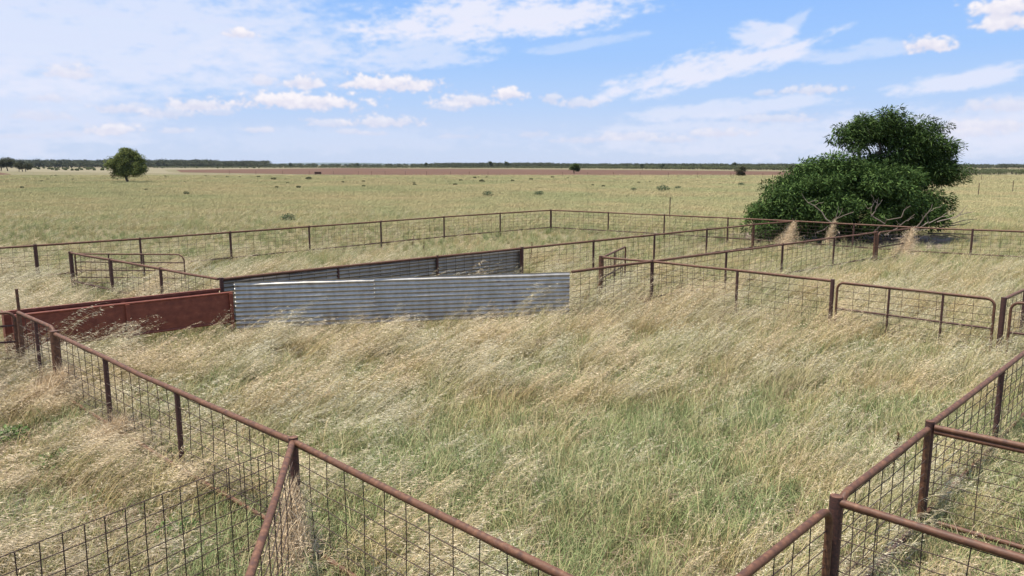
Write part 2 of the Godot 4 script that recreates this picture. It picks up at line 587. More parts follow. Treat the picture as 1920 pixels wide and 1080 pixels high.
func build_yards() -> void:
	var thick := 0.034
	fence("yard_fence", "long rusty mesh fence at the back of the yards, left of the far corner", [[-15.5, 15.85], [-13.92, 17.52], [-12.12, 19.25], [-10.32, 21.04], [-8.57, 23.09], [-6.74, 25.24], [-4.75, 27.55], [-2.68, 30.0], [-0.5, 32.32], [1.76, 34.52]], {"rail": 0.026, "wire": 0.0035, "gapx": 0.26, "posts": [0.04, 0.03, 0.045, 0.03, 0.036, 0.03, 0.03, 0.03, 0.03, 0.045]})
	fence("yard_fence", "rusty pipe and wire mesh fence running right from the far corner, past the big tree", [[1.76, 34.52], [4.14, 32.75], [6.23, 31.15], [8.35, 29.44], [10.27, 27.75], [11.8, 26.25], [13.13, 24.95], [14.55, 24.0], [16.1, 23.1], [18.4, 21.6]], {"skip": [0], "rail": 0.026, "wire": 0.0036, "posts": [0, 0.03, 0.03, 0.03, 0.045, 0.03, 0.034, 0.034, 0.03, 0.03]})
	var back := fence("yard_fence", "rusty pipe fence with grey corrugated sheets behind its left half", [[-5.21, 13.48], [-3.5, 15.16], [-1.67, 16.87], [0.24, 18.62], [2.2, 20.43], [4.18, 22.26], [6.21, 24.2], [8.29, 26.1], [10.2, 27.7]], {"skip": [8], "rail": 0.026, "wire": 0.0036, "posts": [0.04, 0.028, 0.03, 0.045, 0.03, 0.03, 0.03, 0.05]})
	var off := Vector3(-0.72, 0, -0.69) * 0.045
	for k in 2:
		var a := G(-5.21, 13.48).lerp(G(0.24, 18.62), k * 0.5) + off * (1.0 + 0.25 * k)
		var b := G(-5.21, 13.48).lerp(G(0.24, 18.62), k * 0.5 + 0.505) + off * (1.0 + 0.25 * k)
		part("corrugated_sheet", iron_sheet(a, b, 0.12, 0.955, back.position, 40 + k, []), M.old_iron, back)
	fence("yard_fence", "rusty mesh fence from the middle crossing post to the gate before the big tree", [[2.98, 16.03], [5.06, 17.84], [6.97, 19.5], [9.08, 21.36], [11.07, 23.09]], {"skip": [0], "wire": 0.0036, "posts": [0, 0.028, 0.03, 0.028, 0.06]})
	fence("yard_fence", "short rusty mesh fence between the front corrugated wall and the middle crossing post", [[1.15, 14.44], [2.98, 16.03]], {"wire": 0.0036, "rails": [0.12], "skip": [0], "posts": [0.03, 0.038]})
	fence("yard_fence", "short rusty mesh fence from the crossing post back to a wide end post", [[2.98, 16.03], [1.98, 16.79]], {"skip": [0], "wire": 0.0036, "rails": [0.15], "posts": [0, 0.052]})
	fence("yard_fence", "rusty mesh fence between the crossing post and the long gate on the right", [[2.98, 16.03], [4.38, 14.63], [5.66, 13.27]], {"skip": [0], "wire": 0.0036, "rails": [0.12], "posts": [0, 0.028, 0.038]})
	gate("mesh_gate", "long rusty mesh gate with rounded top corners in the right middle of the yards", [5.72, 13.2], [7.42, 11.5], {"uprights": [0.36, 0.7], "h": 0.985, "wire": 0.0036, "low": 0.12})
	fence("yard_fence", "rusty mesh fence leaving the picture at the right edge behind a gate", [[7.5, 11.42], [8.45, 12.35], [10.4, 14.2]], {"wire": 0.0036, "posts": [0.04, 0.028, 0.03]})
	gate("mesh_gate", "rusty mesh gate cut by the right edge, hung beside the long gate", [7.57, 11.34], [9.2, 9.75], {"uprights": [0.5], "h": 0.97, "wire": 0.0036, "rails": [0.48]})
	fence("yard_fence", "rusty mesh fence of the small left pen, sloping down to the corrugated sheets", [[-10.29, 17.63], [-8.67, 16.31], [-6.93, 14.86], [-5.27, 13.5]], {"rails": [0.31], "skip": [3], "wire": 0.0036, "posts": [0.045, 0.032, 0.032]})
	gate("bar_gate", "rusty six bar gate with a rounded end, swung open in the left pen", [-10.2, 17.64], [-7.6, 17.5], {"mesh": false, "uprights": [0.31, 0.63], "rails": [0.76, 0.57, 0.4, 0.27], "ra": 0.06, "rb": 0.16, "low": 0.13, "bar": 0.012, "rail": 0.018})
	gate("mesh_gate", "small rusty mesh gate standing open beside the wide post in the middle", [2.03, 16.86], [2.86, 19.06], {"uprights": [0.5], "ra": 0.02, "rb": 0.1, "wire": 0.0036, "h": 0.99})
	gate("mesh_gate", "rusty mesh gate with straw piled against it before the big tree", [11.2, 23.2], [13.0, 24.75], {"uprights": [], "wire": 0.0036, "h": 0.985})
	fence("yard_fence", "near rusty pipe and mesh fence from the red steel race to the front left post", [[-5.56, 9.03], [-4.33, 7.87], [-3.04, 6.66], [-1.62, 5.38]], {"near": true, "posts": [0.05, 0.026, 0.024, 0.036], "rails": [0.22], "gapx": 0.22, "gapy": 0.13, "mesh_low": 0.06})
	fence("yard_fence", "nearest rusty pipe and mesh fence from the front left post to the bottom edge", [[-1.62, 5.38], [0.3, 3.47], [0.72, 3.06]], {"near": true, "skip": [0], "rails": [0.2], "gapx": 0.22, "gapy": 0.13, "mesh_low": 0.06})
	fence("yard_fence", "rusty pipe fence coming straight towards the camera from the front left post", [[-1.62, 5.36], [-1.24, 3.1], [-0.9, 1.0]], {"near": true, "skip": [0], "rails": [0.2], "gapx": 0.25, "gapy": 0.13})
	# loose weldmesh
	var base := G(-1.72, 5.17)
	var root := thing("weldmesh_panel", "loose rusty weldmesh sheet without a frame standing at the bottom left", "wire panel", base)
	for w in wires(G(-1.72, 5.19), G(-3.3, 2.74), 0.02, 0.97, 0.124, 0.108, 0.0028, 0.003):
		var q := MB.new()
		q.origin = base
		q.tube(w, 0.0036, 5)
		part("wire", q, M.wire, root)
	gate("mesh_gate", "small rusty gate with a bent pipe end between the race and the near left fence", [-6.8, 10.28], [-5.68, 9.24], {"near": true, "uprights": [0.5], "ra": 0.02, "rb": 0.16, "h": 1.02, "rail": 0.024, "gapx": 0.3, "gapy": 0.14, "rails": []})
	gate("bar_gate", "rusty bar gate cut off by the left edge beside the red race", [-8.6, 9.8], [-6.95, 10.42], {"mesh": false, "rails": [0.78, 0.55, 0.32], "uprights": [], "h": 0.99, "low": 0.1, "bar": 0.014, "ra": 0.12, "rb": 0.1, "near": true})
	lone_post("thin_post", "tall thin rusty post standing up at the left end of the red race", -6.86, 10.42, 1.3, 0.02, M.rust, "", 8)
	# right foreground
	fence("yard_fence", "near right rusty mesh panel between the capped post and the bottom right corner", [[1.99, 4.4], [2.68, 3.71], [3.9, 2.5]], {"near": true, "h": 0.985, "posts": [0.04, 0.0, 0.03], "skip": [1], "rails": [0.2], "gapx": 0.24, "gapy": 0.105})
	gate("mesh_gate", "near rusty mesh gate ending at the capped post, cut by the bottom edge", [1.93, 4.34], [0.72, 3.1], {"near": true, "rail": 0.024, "gapx": 0.24, "gapy": 0.11, "rails": [], "h": 0.975})
	gate("mesh_gate", "near rusty mesh gate between the capped post and the taller notched post", [2.04, 4.46], [3.25, 5.69], {"near": true, "rail": 0.024, "rb": 0.02, "gapx": 0.24, "gapy": 0.11, "rails": [], "h": 0.985, "low": 0.16})
	fence("yard_fence", "near right rusty pipe fence rising from the notched post to the right edge", [[3.29, 5.74], [4.89, 7.36], [6.5, 9.0]], {"near": true, "posts": [0.034, 0.027, 0.03], "rails": [0.2], "gapx": 0.24, "gapy": 0.11})
	fence("yard_fence", "near rusty mesh panel with a doubled top pipe right of the notched post", [[3.31, 5.7], [3.79, 5.25], [5.0, 4.08]], {"near": true, "skip": [0, 1], "rails": [0.2, 0.935], "gapx": 0.3, "gapy": 0.105, "h": 0.995})


func iron_sheet(a: Vector3, b: Vector3, h0: float, h1: float, base: Vector3, seed_: int, spots: Array) -> MB:
	var q := MB.new()
	q.origin = base
	var dir := (b - a).normalized()
	var side := dir.cross(Vector3.UP).normalized()
	var len := a.distance_to(b)
	var nx := 48
	var ny := 96
	var pitch := 0.0765
	for face in 2:
		var start := q.v.size()
		for j in ny + 1:
			var hh := (h1 - h0) * j / ny
			for i in nx + 1:
				var s := len * i / nx
				var ph := TAU * hh / pitch
				var bend := 0.012 * fine.get_noise_2d(s * 0.7 + seed_, hh * 2.0)
				var dent := 0.0
				var rise := 0.0
				if hh > 0.8 * (h1 - h0):
					rise = 0.007 * fine.get_noise_2d(s * 0.9, seed_ * 3.1)
				if i < 8 and j > ny - 8:
					dent = 0.03 * (8 - i) / 8.0 * (j - ny + 8) / 8.0
				var wave := 0.0115 * sin(ph) + bend + dent
				var p := a + dir * s + side * (wave + (0.0011 if face == 0 else -0.0011))
				p.y = h0 + hh + rise
				q.v.append(p - base)
				var slope := 0.0115 * TAU / pitch * cos(ph)
				var nn := (side - Vector3.UP * slope).normalized()
				q.n.append(nn if face == 0 else -nn)
				var st := 0.5 * fine.get_noise_2d(s * 9.0, hh * 0.8 + seed_) + 0.35 * fine.get_noise_2d(s * 0.9, hh * 1.5 + seed_)
				var col := Color(0.93, 0.94, 0.96).lerp(Color(0.66, 0.63, 0.6), clampf(st * 1.3 + 0.15, 0.0, 0.8))
				var foot := clampf((0.22 - hh) / 0.22 + st, 0.0, 1.0)
				col = col.lerp(Color(0.45, 0.34, 0.27), foot * 0.55)
				for sp in spots:
					var near := Vector2((s - sp[0]) * 0.6, hh - sp[1]).length()
					col = col.lerp(Color(0.2, 0.1, 0.06), clampf(1.0 - near / sp[2], 0.0, 1.0))
				q.c.append(col)
		for j in ny:
			for i in nx:
				var k := start + j * (nx + 1) + i
				var m := k + nx + 1
				# side = dir x up points to one face; its outside is counter-clockwise dir -> up reversed
				if face == 0:
					q.ix.append_array([k, m + 1, k + 1, k, m, m + 1])
				else:
					q.ix.append_array([k, k + 1, m + 1, k, m + 1, m])
	return q


func build_walls() -> void:
	var a := G(-4.85, 13.11)
	var b := G(1.1, 14.38)
	var wall := thing("corrugated_wall", "front wall of two overlapping grey corrugated iron sheets laid lengthwise", "wall", a)
	var dir := (b - a).normalized()
	var side := dir.cross(Vector3.UP).normalized()
	part("corrugated_sheet", iron_sheet(a, a + dir * 2.46, 0.14, 0.98, a, 3, [[0.06, 0.76, 0.025], [0.06, 0.45, 0.02], [1.3, 0.76, 0.022], [1.31, 0.7, 0.018], [2.38, 0.6, 0.02]]), M.iron, wall)
	part("corrugated_sheet", iron_sheet(a + dir * 2.4 + side * 0.006, b + side * 0.006, 0.145, 0.982, a, 8, [[2.5, 0.62, 0.035], [2.3, 0.7, 0.02], [3.72, 0.56, 0.06], [3.78, 0.66, 0.03], [2.6, 0.3, 0.05]]), M.iron, wall)
	for f in [0.01, 0.41, 0.72, 0.99]:
		var q := MB.new()
		q.origin = a
		var p: Vector3 = a.lerp(b, f) - side * 0.055
		q.tube([at_height(p, -0.3), at_height(p, 0.94)], 0.03, 8)
		part("post", q, M.rust, wall)
	var r := MB.new()
	r.origin = a
	r.tube([at_height(a - side * 0.05, 0.8), at_height(b - side * 0.05, 0.8)], 0.02, 8)
	part("rail", r, M.rust, wall)

	# the red steel race
	var lf := G(-7.37, 11.08)
	var rf := G(-4.9, 13.17)
	var lb := G(-7.6, 11.24)
	var rb := G(-5.22, 13.36)
	var race := thing("steel_race", "red oxide steel sheep race of two long sheet sides, left of the corrugated wall", "race", lf)
	for k in 2:
		var p := lf if k == 0 else lb
		var q := rf if k == 0 else rb
		var d := (q - p).normalized()
		var s := d.cross(Vector3.UP).normalized()
		var len := p.distance_to(q)
		var sheet := MB.new()
		sheet.origin = lf
		sheet.box(at_height((p + q) / 2.0, 0.54), d * len / 2.0, Vector3.UP * 0.255, s * 0.002)
		part("side_panel", sheet, M.oxide, race)
		var rail := MB.new()
		rail.origin = lf
		if k == 0:
			rail.tube([at_height(p - d * 0.05, 0.79), at_height(q, 0.79)], 0.02, 10)
		else:
			rail.box(at_height((p + q) / 2.0, 0.81), d * (len / 2.0 + 0.03), Vector3.UP * 0.02, s * 0.025)
		part("top_rail", rail, M.oxide, race)
		var foot := MB.new()
		foot.origin = lf
		foot.tube([at_height(p + s * 0.005, 0.27), at_height(q + s * 0.005, 0.27)], 0.02, 10)
		part("bottom_rail", foot, M.oxide, race)
		for f in ([0.0, 0.47, 0.985] if k == 0 else [0.0, 0.5]):
			var post := MB.new()
			post.origin = lf
			var at: Vector3 = p.lerp(q, f) + s * 0.028
			var w := 0.055 if f == 0.0 else 0.03
			post.box(at_height(at, 0.28), d * w, Vector3.UP * 0.5, s * 0.024)
			part("post", post, M.oxide, race)
	var plate := MB.new()
	plate.origin = lf
	var d := (rb - lb).normalized()
	var s := d.cross(Vector3.UP).normalized()
	plate.box(at_height(lb - d * 0.05 - s * 0.04, 0.5), d * 0.006, Vector3.UP * 0.33, s * 0.1)
	part("end_plate", plate, M.oxide, race)


# ---------------------------------------------------------------- grass
func tuft_green(seed_: int) -> ArrayMesh:
	rng.seed = seed_
	var q := MB.new()
	var dry := seed_ % 3 == 0
	for k in 54:
		var p := Vector3(rng.randfn(0, 0.06), 0, rng.randfn(0, 0.06))
		var h := rng.randf_range(0.09, 0.3) * (1.25 if dry else 1.0)
		var az := rng.randf() * TAU
		var lean := Vector3(cos(az), 0, sin(az)) * rng.randf_range(0.2, 0.95) + WIND * rng.randf_range(0.0, 0.45)
		var side := Vector3(rng.randf_range(-1, 1), 0, rng.randf_range(-1, 1)).normalized()
		var col := Color(0.11, 0.185, 0.065).lerp(Color(0.29, 0.33, 0.15), rng.randf())
		if rng.randf() < (0.65 if dry else 0.22):
			col = Color(0.4, 0.32, 0.19).lerp(Color(0.46, 0.42, 0.24), rng.randf())
		q.strip([p, p + Vector3.UP * h * 0.5 + lean * h * 0.15, p + Vector3.UP * h * 0.85 + lean * h * 0.5, p + Vector3.UP * h * rng.randf_range(0.6, 1.0) + lean * h * 1.0], side, rng.randf_range(0.0015, 0.0034), col * 0.95, col.lerp(Color(0.4, 0.38, 0.22), 0.35))
	return q.mesh(M.grass)


func tuft_oats(seed_: int) -> ArrayMesh:
	rng.seed = seed_
	var q := MB.new()
	for k in 8:
		var p := Vector3(rng.randfn(0, 0.09), 0, rng.randfn(0, 0.09))
		var h := rng.randf_range(0.42, 0.85)
		var lean := WIND.rotated(Vector3.UP, rng.randfn(0, 0.24)) * rng.randf_range(0.65, 1.3)
		var side := Vector3(rng.randf_range(-1, 1), rng.randf_range(-0.3, 0.3), rng.randf_range(-1, 1)).normalized()
		var tone := rng.randf()
		var stem := Color(0.37, 0.3, 0.175).lerp(Color(0.31, 0.31, 0.165), tone)
		var path := []
		for i in 6:
			var t := i / 5.0
			path.append(p + Vector3.UP * h * (t - 0.3 * t * t) + lean * h * pow(t, 1.7) * 0.8)
		q.strip(path, side, 0.0022, stem, stem * 1.3)
		var head := Color(0.42, 0.36, 0.25).lerp(Color(0.72, 0.66, 0.5), rng.randf())
		for i in rng.randi_range(12, 20):
			var t := rng.randf_range(0.62, 1.0)
			var at := p + Vector3.UP * h * (t - 0.3 * t * t) + lean * h * pow(t, 1.7) * 0.8
			var tip := (lean.normalized() * rng.randf_range(0.4, 1.0) + Vector3(rng.randfn(0, 0.2), rng.randf_range(-0.55, 0.15), rng.randfn(0, 0.2))).normalized()
			var s0 := at + tip * rng.randf_range(0.0, 0.03)
			var ln := rng.randf_range(0.022, 0.04)
			var wd := tip.cross(Vector3(rng.randf_range(-1, 1), rng.randf_range(-1, 1), rng.randf_range(-1, 1))).normalized() * rng.randf_range(0.0017, 0.003)
			q.quad(s0, s0 + tip * ln * 0.4 + wd, s0 + tip * ln, s0 + tip * ln * 0.4 - wd, head * rng.randf_range(0.8, 1.1))
		for i in 6:
			var t := rng.randf_range(0.6, 0.98)
			var at := p + Vector3.UP * h * (t - 0.3 * t * t) + lean * h * pow(t, 1.7) * 0.8
			var d := (lean.normalized() + Vector3(rng.randfn(0, 0.14), rng.randf_range(-0.35, 0.2), rng.randfn(0, 0.14))).normalized()
			var ln := rng.randf_range(0.08, 0.18)
			q.strip([at, at + d * ln * 0.6, at + d * ln - Vector3.UP * ln * 0.15], side, 0.0012, head * 0.95, head * 1.1)
		for i in 3:
			var az := rng.randf() * TAU
			var lf := Vector3(cos(az), 0, sin(az)) * 0.5 + WIND * 0.7
			var hl := rng.randf_range(0.15, 0.38)
			q.strip([p, p + Vector3.UP * hl * 0.6 + lf * hl * 0.2, p + Vector3.UP * hl * 0.85 + lf * hl * 0.6, p + Vector3.UP * hl * 0.6 + lf * hl * 1.1], Vector3(rng.randf_range(-1, 1), 0, rng.randf_range(-1, 1)).normalized(), rng.randf_range(0.002, 0.0038), stem * 0.85, stem)
	return q.mesh(M.straw)


func tuft_litter(seed_: int) -> ArrayMesh:
	rng.seed = seed_
	var q := MB.new()
	for k in 40:
		var p := Vector3(rng.randfn(0, 0.13), rng.randf_range(0.01, 0.1), rng.randfn(0, 0.13))
		var az := rng.randf() * TAU
		var d := (Vector3(cos(az), rng.randf_range(-0.25, 0.35), sin(az)) + WIND * 0.7).normalized()
		var ln := rng.randf_range(0.1, 0.3)
		var side := d.cross(Vector3(rng.randf_range(-1, 1), 1, rng.randf_range(-1, 1))).normalized()
		var col := Color(0.2, 0.15, 0.105).lerp(Color(0.44, 0.35, 0.24), rng.randf())
		q.strip([p, p + d * ln * 0.5 + Vector3.UP * 0.02, p + d * ln], side, rng.randf_range(0.0018, 0.0032), col, col)
	return q.mesh(M.straw)


func clump_field(seed_: int) -> ArrayMesh:
	rng.seed = seed_
	var q := MB.new()
	for k in 70:
		var p := Vector3(rng.randfn(0, 0.38), 0, rng.randfn(0, 0.38))
		var h := rng.randf_range(0.1, 0.24)
		var lean := Vector3(rng.randfn(0, 0.3), 0, rng.randfn(0, 0.3)) + WIND * rng.randf_range(0.3, 0.9)
		var col := Color(0.3, 0.285, 0.15).lerp(Color(0.42, 0.38, 0.235), rng.randf())
		q.strip([p, p + Vector3.UP * h * 0.6 + lean * h * 0.3, p + Vector3.UP * h * 0.9 + lean * h * 0.9], Vector3(rng.randf_range(-1, 1), 0, rng.randf_range(-0.4, 0.4)).normalized(), rng.randf_range(0.006, 0.012), col * 0.9, col * 1.1)
	return q.mesh(M.grass)


func seg_dist(p: Vector2, a: Vector2, b: Vector2) -> float:
	var t := clampf((p - a).dot(b - a) / (b - a).length_squared(), 0.0, 1.0)
	return p.distance_to(a + (b - a) * t)


func strawness(x: float, d: float) -> float:
	var p := Vector2(x, d)
	var s := 0.42 + patch.get_noise_2d(x * 0.6, d * 0.6) * 0.75 + 0.3 * fine.get_noise_2d(x * 0.9, d * 0.9)
	s += 0.55 * exp(-pow(seg_dist(p, Vector2(-5.5, 11.6), Vector2(1.5, 14.2)) / 2.2, 2.0))
	s += 0.3 * exp(-pow(seg_dist(p, Vector2(-6.0, 9.0), Vector2(-3.5, 5.0)) / 1.5, 2.0))
	s -= 0.3 * exp(-pow(p.distance_to(Vector2(1.0, 7.0)) / 2.4, 2.0))
	s += 0.12 if d > 12.0 else 0.0
	return clampf(s, 0.0, 1.0)


func under_tree(x: float, d: float) -> bool:
	return pow((x - 13.6) / 3.9, 2.0) + pow((d - 31.2) / 3.6, 2.0) < 1.0


func sow(step_near: float, bands: Array, kind: int, sets: Array, tints: Array) -> void:
	for b in bands:
		var d: float = b[0]
		while d < b[1]:
			var w := 0.76 * d + 2.5
			var x := -w
			while x < w:
				var px: float = x + rng.randf_range(-0.5, 0.5) * b[2]
				var pd: float = d + rng.randf_range(-0.5, 0.5) * b[2]
				x += b[2]
				if under_tree(px, pd) and rng.randf() < 0.93:
					continue
				var st := strawness(px, pd) if pd < 60.0 else clampf(0.5 + patch.get_noise_2d(px * 0.11, pd * 0.11) * 0.9 + patch.get_noise_2d(px * 0.5, pd * 0.5) * 0.4, 0.0, 1.0)
				var k := rng.randi() % sets.size()
				var s := 1.0
				var tint := Color.WHITE
				var swath := fine.get_noise_2d((px * 0.93 - pd * 0.36) * 0.45, (px * 0.36 + pd * 0.93) * 1.3 + 60.0)
				var tuss := fine.get_noise_2d(px * 1.7, pd * 1.7)
				if kind == 0:
					if rng.randf() < 0.05 + st * 0.38 - tuss * 0.7:
						continue
					s = rng.randf_range(0.7, 1.25) * lerpf(1.1, 0.75, st)
					tint = Color(1.0, 1.06, 1.0).lerp(Color(1.36, 1.14, 1.04), clampf(st * rng.randf_range(0.4, 1.0) + 0.7 * patch.get_noise_2d(px * 2.3 + 9.0, pd * 2.3), 0.0, 1.0))
				elif kind == 1:
					var p := Vector2(px, pd)
					var tall := 0.74 + 0.18 * smoothstep(5.0, 14.0, pd) - 0.36 * smoothstep(17.0, 24.0, pd)
					var chance := 0.13 + 0.3 * st + swath * 2.7
					if px + pd < 3.55:
						chance *= 0.7
					elif pd - px < 2.45 and pd < 10.0:
						chance *= 0.4
					if rng.randf() > chance:
						continue
					tall *= lerpf(0.88, 1.08, st) * (1.0 + 0.5 * swath)
					if seg_dist(p, Vector2(-6.7, 11.7), Vector2(-4.9, 13.2)) < 1.0 and pd < 14.0:
						tall *= 0.6 if rng.randf() < 0.9 else 1.1
					var wall := seg_dist(p, Vector2(-5.0, 13.0), Vector2(1.1, 14.3))
					if wall < 1.6 and pd < 14.2:
						if rng.randf() < 0.35:
							continue
						tall *= lerpf(0.55, 0.85, wall / 1.6) if rng.randf() < 0.93 else 1.15
					s = tall * rng.randf_range(0.75, 1.2)
					tint = (Color(0.82, 0.8, 0.8) if px + pd < 3.55 else Color(0.97, 1.0, 0.98)).lerp(Color(1.04, 0.94, 0.85), clampf(patch.get_noise_2d(px * 1.3 + 40.0, pd * 1.3) * 1.6 + 0.5, 0.0, 1.0))
				elif kind == 2:
					s = rng.randf_range(0.8, 1.3)
					if px + pd > 3.55 and pd - px > 2.45 and rng.randf() < 0.35:
						continue
					tint = Color(1, 1, 1).lerp(Color(0.85, 0.82, 0.86), rng.randf())
				else:
					s = rng.randf_range(0.7, 1.2) * (b[3] if b.size() > 3 else 1.0)
					tint = Color(0.86, 0.95, 0.82).lerp(Color(1.12, 1.02, 0.95), st)
				var bs := Basis(Vector3.UP, rng.randf() * TAU if kind == 2 else rng.randfn(0.0, 0.35)).scaled(Vector3(s, s * rng.randf_range(0.85, 1.15), s))
				sets[k].append(Transform3D(bs, G(px, pd)))
				tints[k].append(tint * rng.randf_range(0.88, 1.12))
			d += b[2]


func build_grass() -> void:
	var kinds := [
		["green_grass", "short green grass blades growing through the yards", 0, [[2.0, 9.0, 0.125], [9.0, 14.0, 0.155], [14.0, 25.0, 0.22], [25.0, 46.0, 0.4]]],
		["wild_oats", "pale dry wild oats bent over by the wind across the yards", 1, [[2.2, 16.0, 0.142], [16.0, 26.0, 0.2], [26.0, 46.0, 0.38]]],
		["straw_litter", "fallen grey and tan straw lying between the grass tufts", 2, [[2.0, 10.0, 0.16], [10.0, 18.0, 0.22]]],
		["paddock_grass", "sparse drying grass of the open paddock beyond the yards", 3, [[36.0, 70.0, 0.55], [70.0, 120.0, 0.95, 1.3], [120.0, 215.0, 1.7, 1.8]]],
	]
	for kd in kinds:
		rng.seed = 100 + kd[2]
		var meshes := []
		var sets := []
		var tints := []
		for k in 6:
			var sd: int = 1000 + kd[2] * 50 + k
			meshes.append([tuft_green(sd), tuft_oats(sd), tuft_litter(sd), clump_field(sd)][kd[2]])
			sets.append([])
			tints.append([])
		rng.seed = 200 + kd[2]
		sow(0.2, kd[3], kd[2], sets, tints)
		var root := Node3D.new()
		root.name = kd[0]
		add_child(root)
		tag(root, kd[1], "grass", "", "stuff")
		for k in 6:
			swarm("tufts" if k == 0 else "tufts_%03d" % k, meshes[k], sets[k], tints[k], root)
		print(kd[0], " ", sets.reduce(func(a, s): return a + s.size(), 0))


# straw blown against a fence: a wedge that climbs from a to b
func straw_heap(label: String, a: Vector3, b: Vector3, h: float, width: float, count: int, tilt := 0.6) -> void:
	var q := MB.new()
	q.origin = a
	var dir := (b - a).normalized()
	var side := dir.cross(Vector3.UP)
	var len := a.distance_to(b)
	for k in count:
		var t := sqrt(rng.randf())
		var top: float = h * pow(t, 1.3)
		var y := top * pow(rng.randf(), 0.7)
		var p := a + dir * len * t + side * rng.randfn(0, width) * (1.15 - y / maxf(h, 0.1)) + Vector3.UP * y
		var d := (dir * rng.randf_range(-0.4, 1.0) + Vector3.UP * rng.randf_range(-0.2, 1.0) * tilt + side * rng.randfn(0, 0.5)).normalized()
		var ln := rng.randf_range(0.08, 0.24)
		var w := d.cross(Vector3(rng.randf_range(-1, 1), rng.randf_range(-1, 1), rng.randf_range(-1, 1))).normalized()
		var col := Color(0.46, 0.35, 0.23).lerp(Color(0.74, 0.61, 0.42), rng.randf())
		q.strip([p, p + d * ln * 0.5 + Vector3.UP * rng.randf_range(-0.01, 0.02), p + d * ln], w, rng.randf_range(0.0015, 0.0032), col, col)
	tag(whole("straw_heap", q, M.straw, a), label, "straw heap")


func build_heaps() -> void:
	rng.seed = 31
	straw_heap("tan straw heap in the fence corner left of the tree trunk", G(9.2, 26.7), G(10.2, 27.55), 1.0, 0.16, 3800)
	straw_heap("reddish tan straw heap against the gate right of the wide double post", G(12.0, 23.75), G(12.98, 24.66), 1.0, 0.16, 4200)
	straw_heap("narrow straw clump poking above the fence rail under the tree", G(11.15, 27.35), G(11.55, 27.3), 1.1, 0.14, 1800, 1.0)
	straw_heap("fine pale straw caught on the mesh beside the front left post", G(-1.5, 4.6), G(-1.62, 5.28), 0.7, 0.1, 2600, 1.2)
	straw_heap("tan straw drift behind the near left fence at its far post", G(-6.5, 9.0), G(-5.3, 8.85), 0.62, 0.3, 4200, 1.2)
	straw_heap("tan straw drift caught low on the near left mesh", G(-4.9, 8.0), G(-4.0, 7.5), 0.42, 0.22, 2600, 1.2)


# ---------------------------------------------------------------- trees
func leaf_clump(seed_: int, count: int, radius: float, ln: float, wd: float, drift: Vector3, dark: Color, pale: Color) -> MB:
	rng.seed = seed_
	var q := MB.new()
	for k in count:
		var on := Vector3(rng.randfn(0, 1), rng.randfn(0.25, 0.8), rng.randfn(0, 1)).normalized()
		var p := Vector3(on.x, on.y * 0.62, on.z) * radius * pow(rng.randf(), 0.22 if count < 300 else 0.55)
		var d := (on * 0.8 + drift + Vector3(rng.randfn(0, 0.4), rng.randfn(-0.3, 0.35), rng.randfn(0, 0.4))).normalized()
		var w := d.cross(Vector3(rng.randfn(0, 0.6), 1, rng.randfn(0, 0.6))).normalized() * wd * rng.randf_range(0.7, 1.2)
		var l := ln * rng.randf_range(0.6, 1.3)
		var col := dark.lerp(pale, pow(rng.randf(), 1.6))
		q.quad(p, p + d * l * 0.45 + w, p + d * l - Vector3.UP * l * 0.1, p + d * l * 0.45 - w, col)
	return q


func limb(path: Array, r0: float, r1: float, base: Vector3, sides := 7) -> MB:
	var q := MB.new()
	q.origin = base
	var rad := []
	for i in path.size():
		rad.append(lerpf(r0, r1, float(i) / (path.size() - 1)))
	q.tube(path, rad, sides)
	return q


func wander(a: Vector3, b: Vector3, steps: int, amount: float) -> Array:
	var out := []
	var len := a.distance_to(b)
	for i in steps + 1:
		var t := float(i) / steps
		out.append(a.lerp(b, t) + Vector3(rng.randfn(0, 1), rng.randfn(0, 0.7), rng.randfn(0, 1)) * amount * len * sin(PI * clampf(t, 0.08, 0.92)))
	out[0] = a
	return out


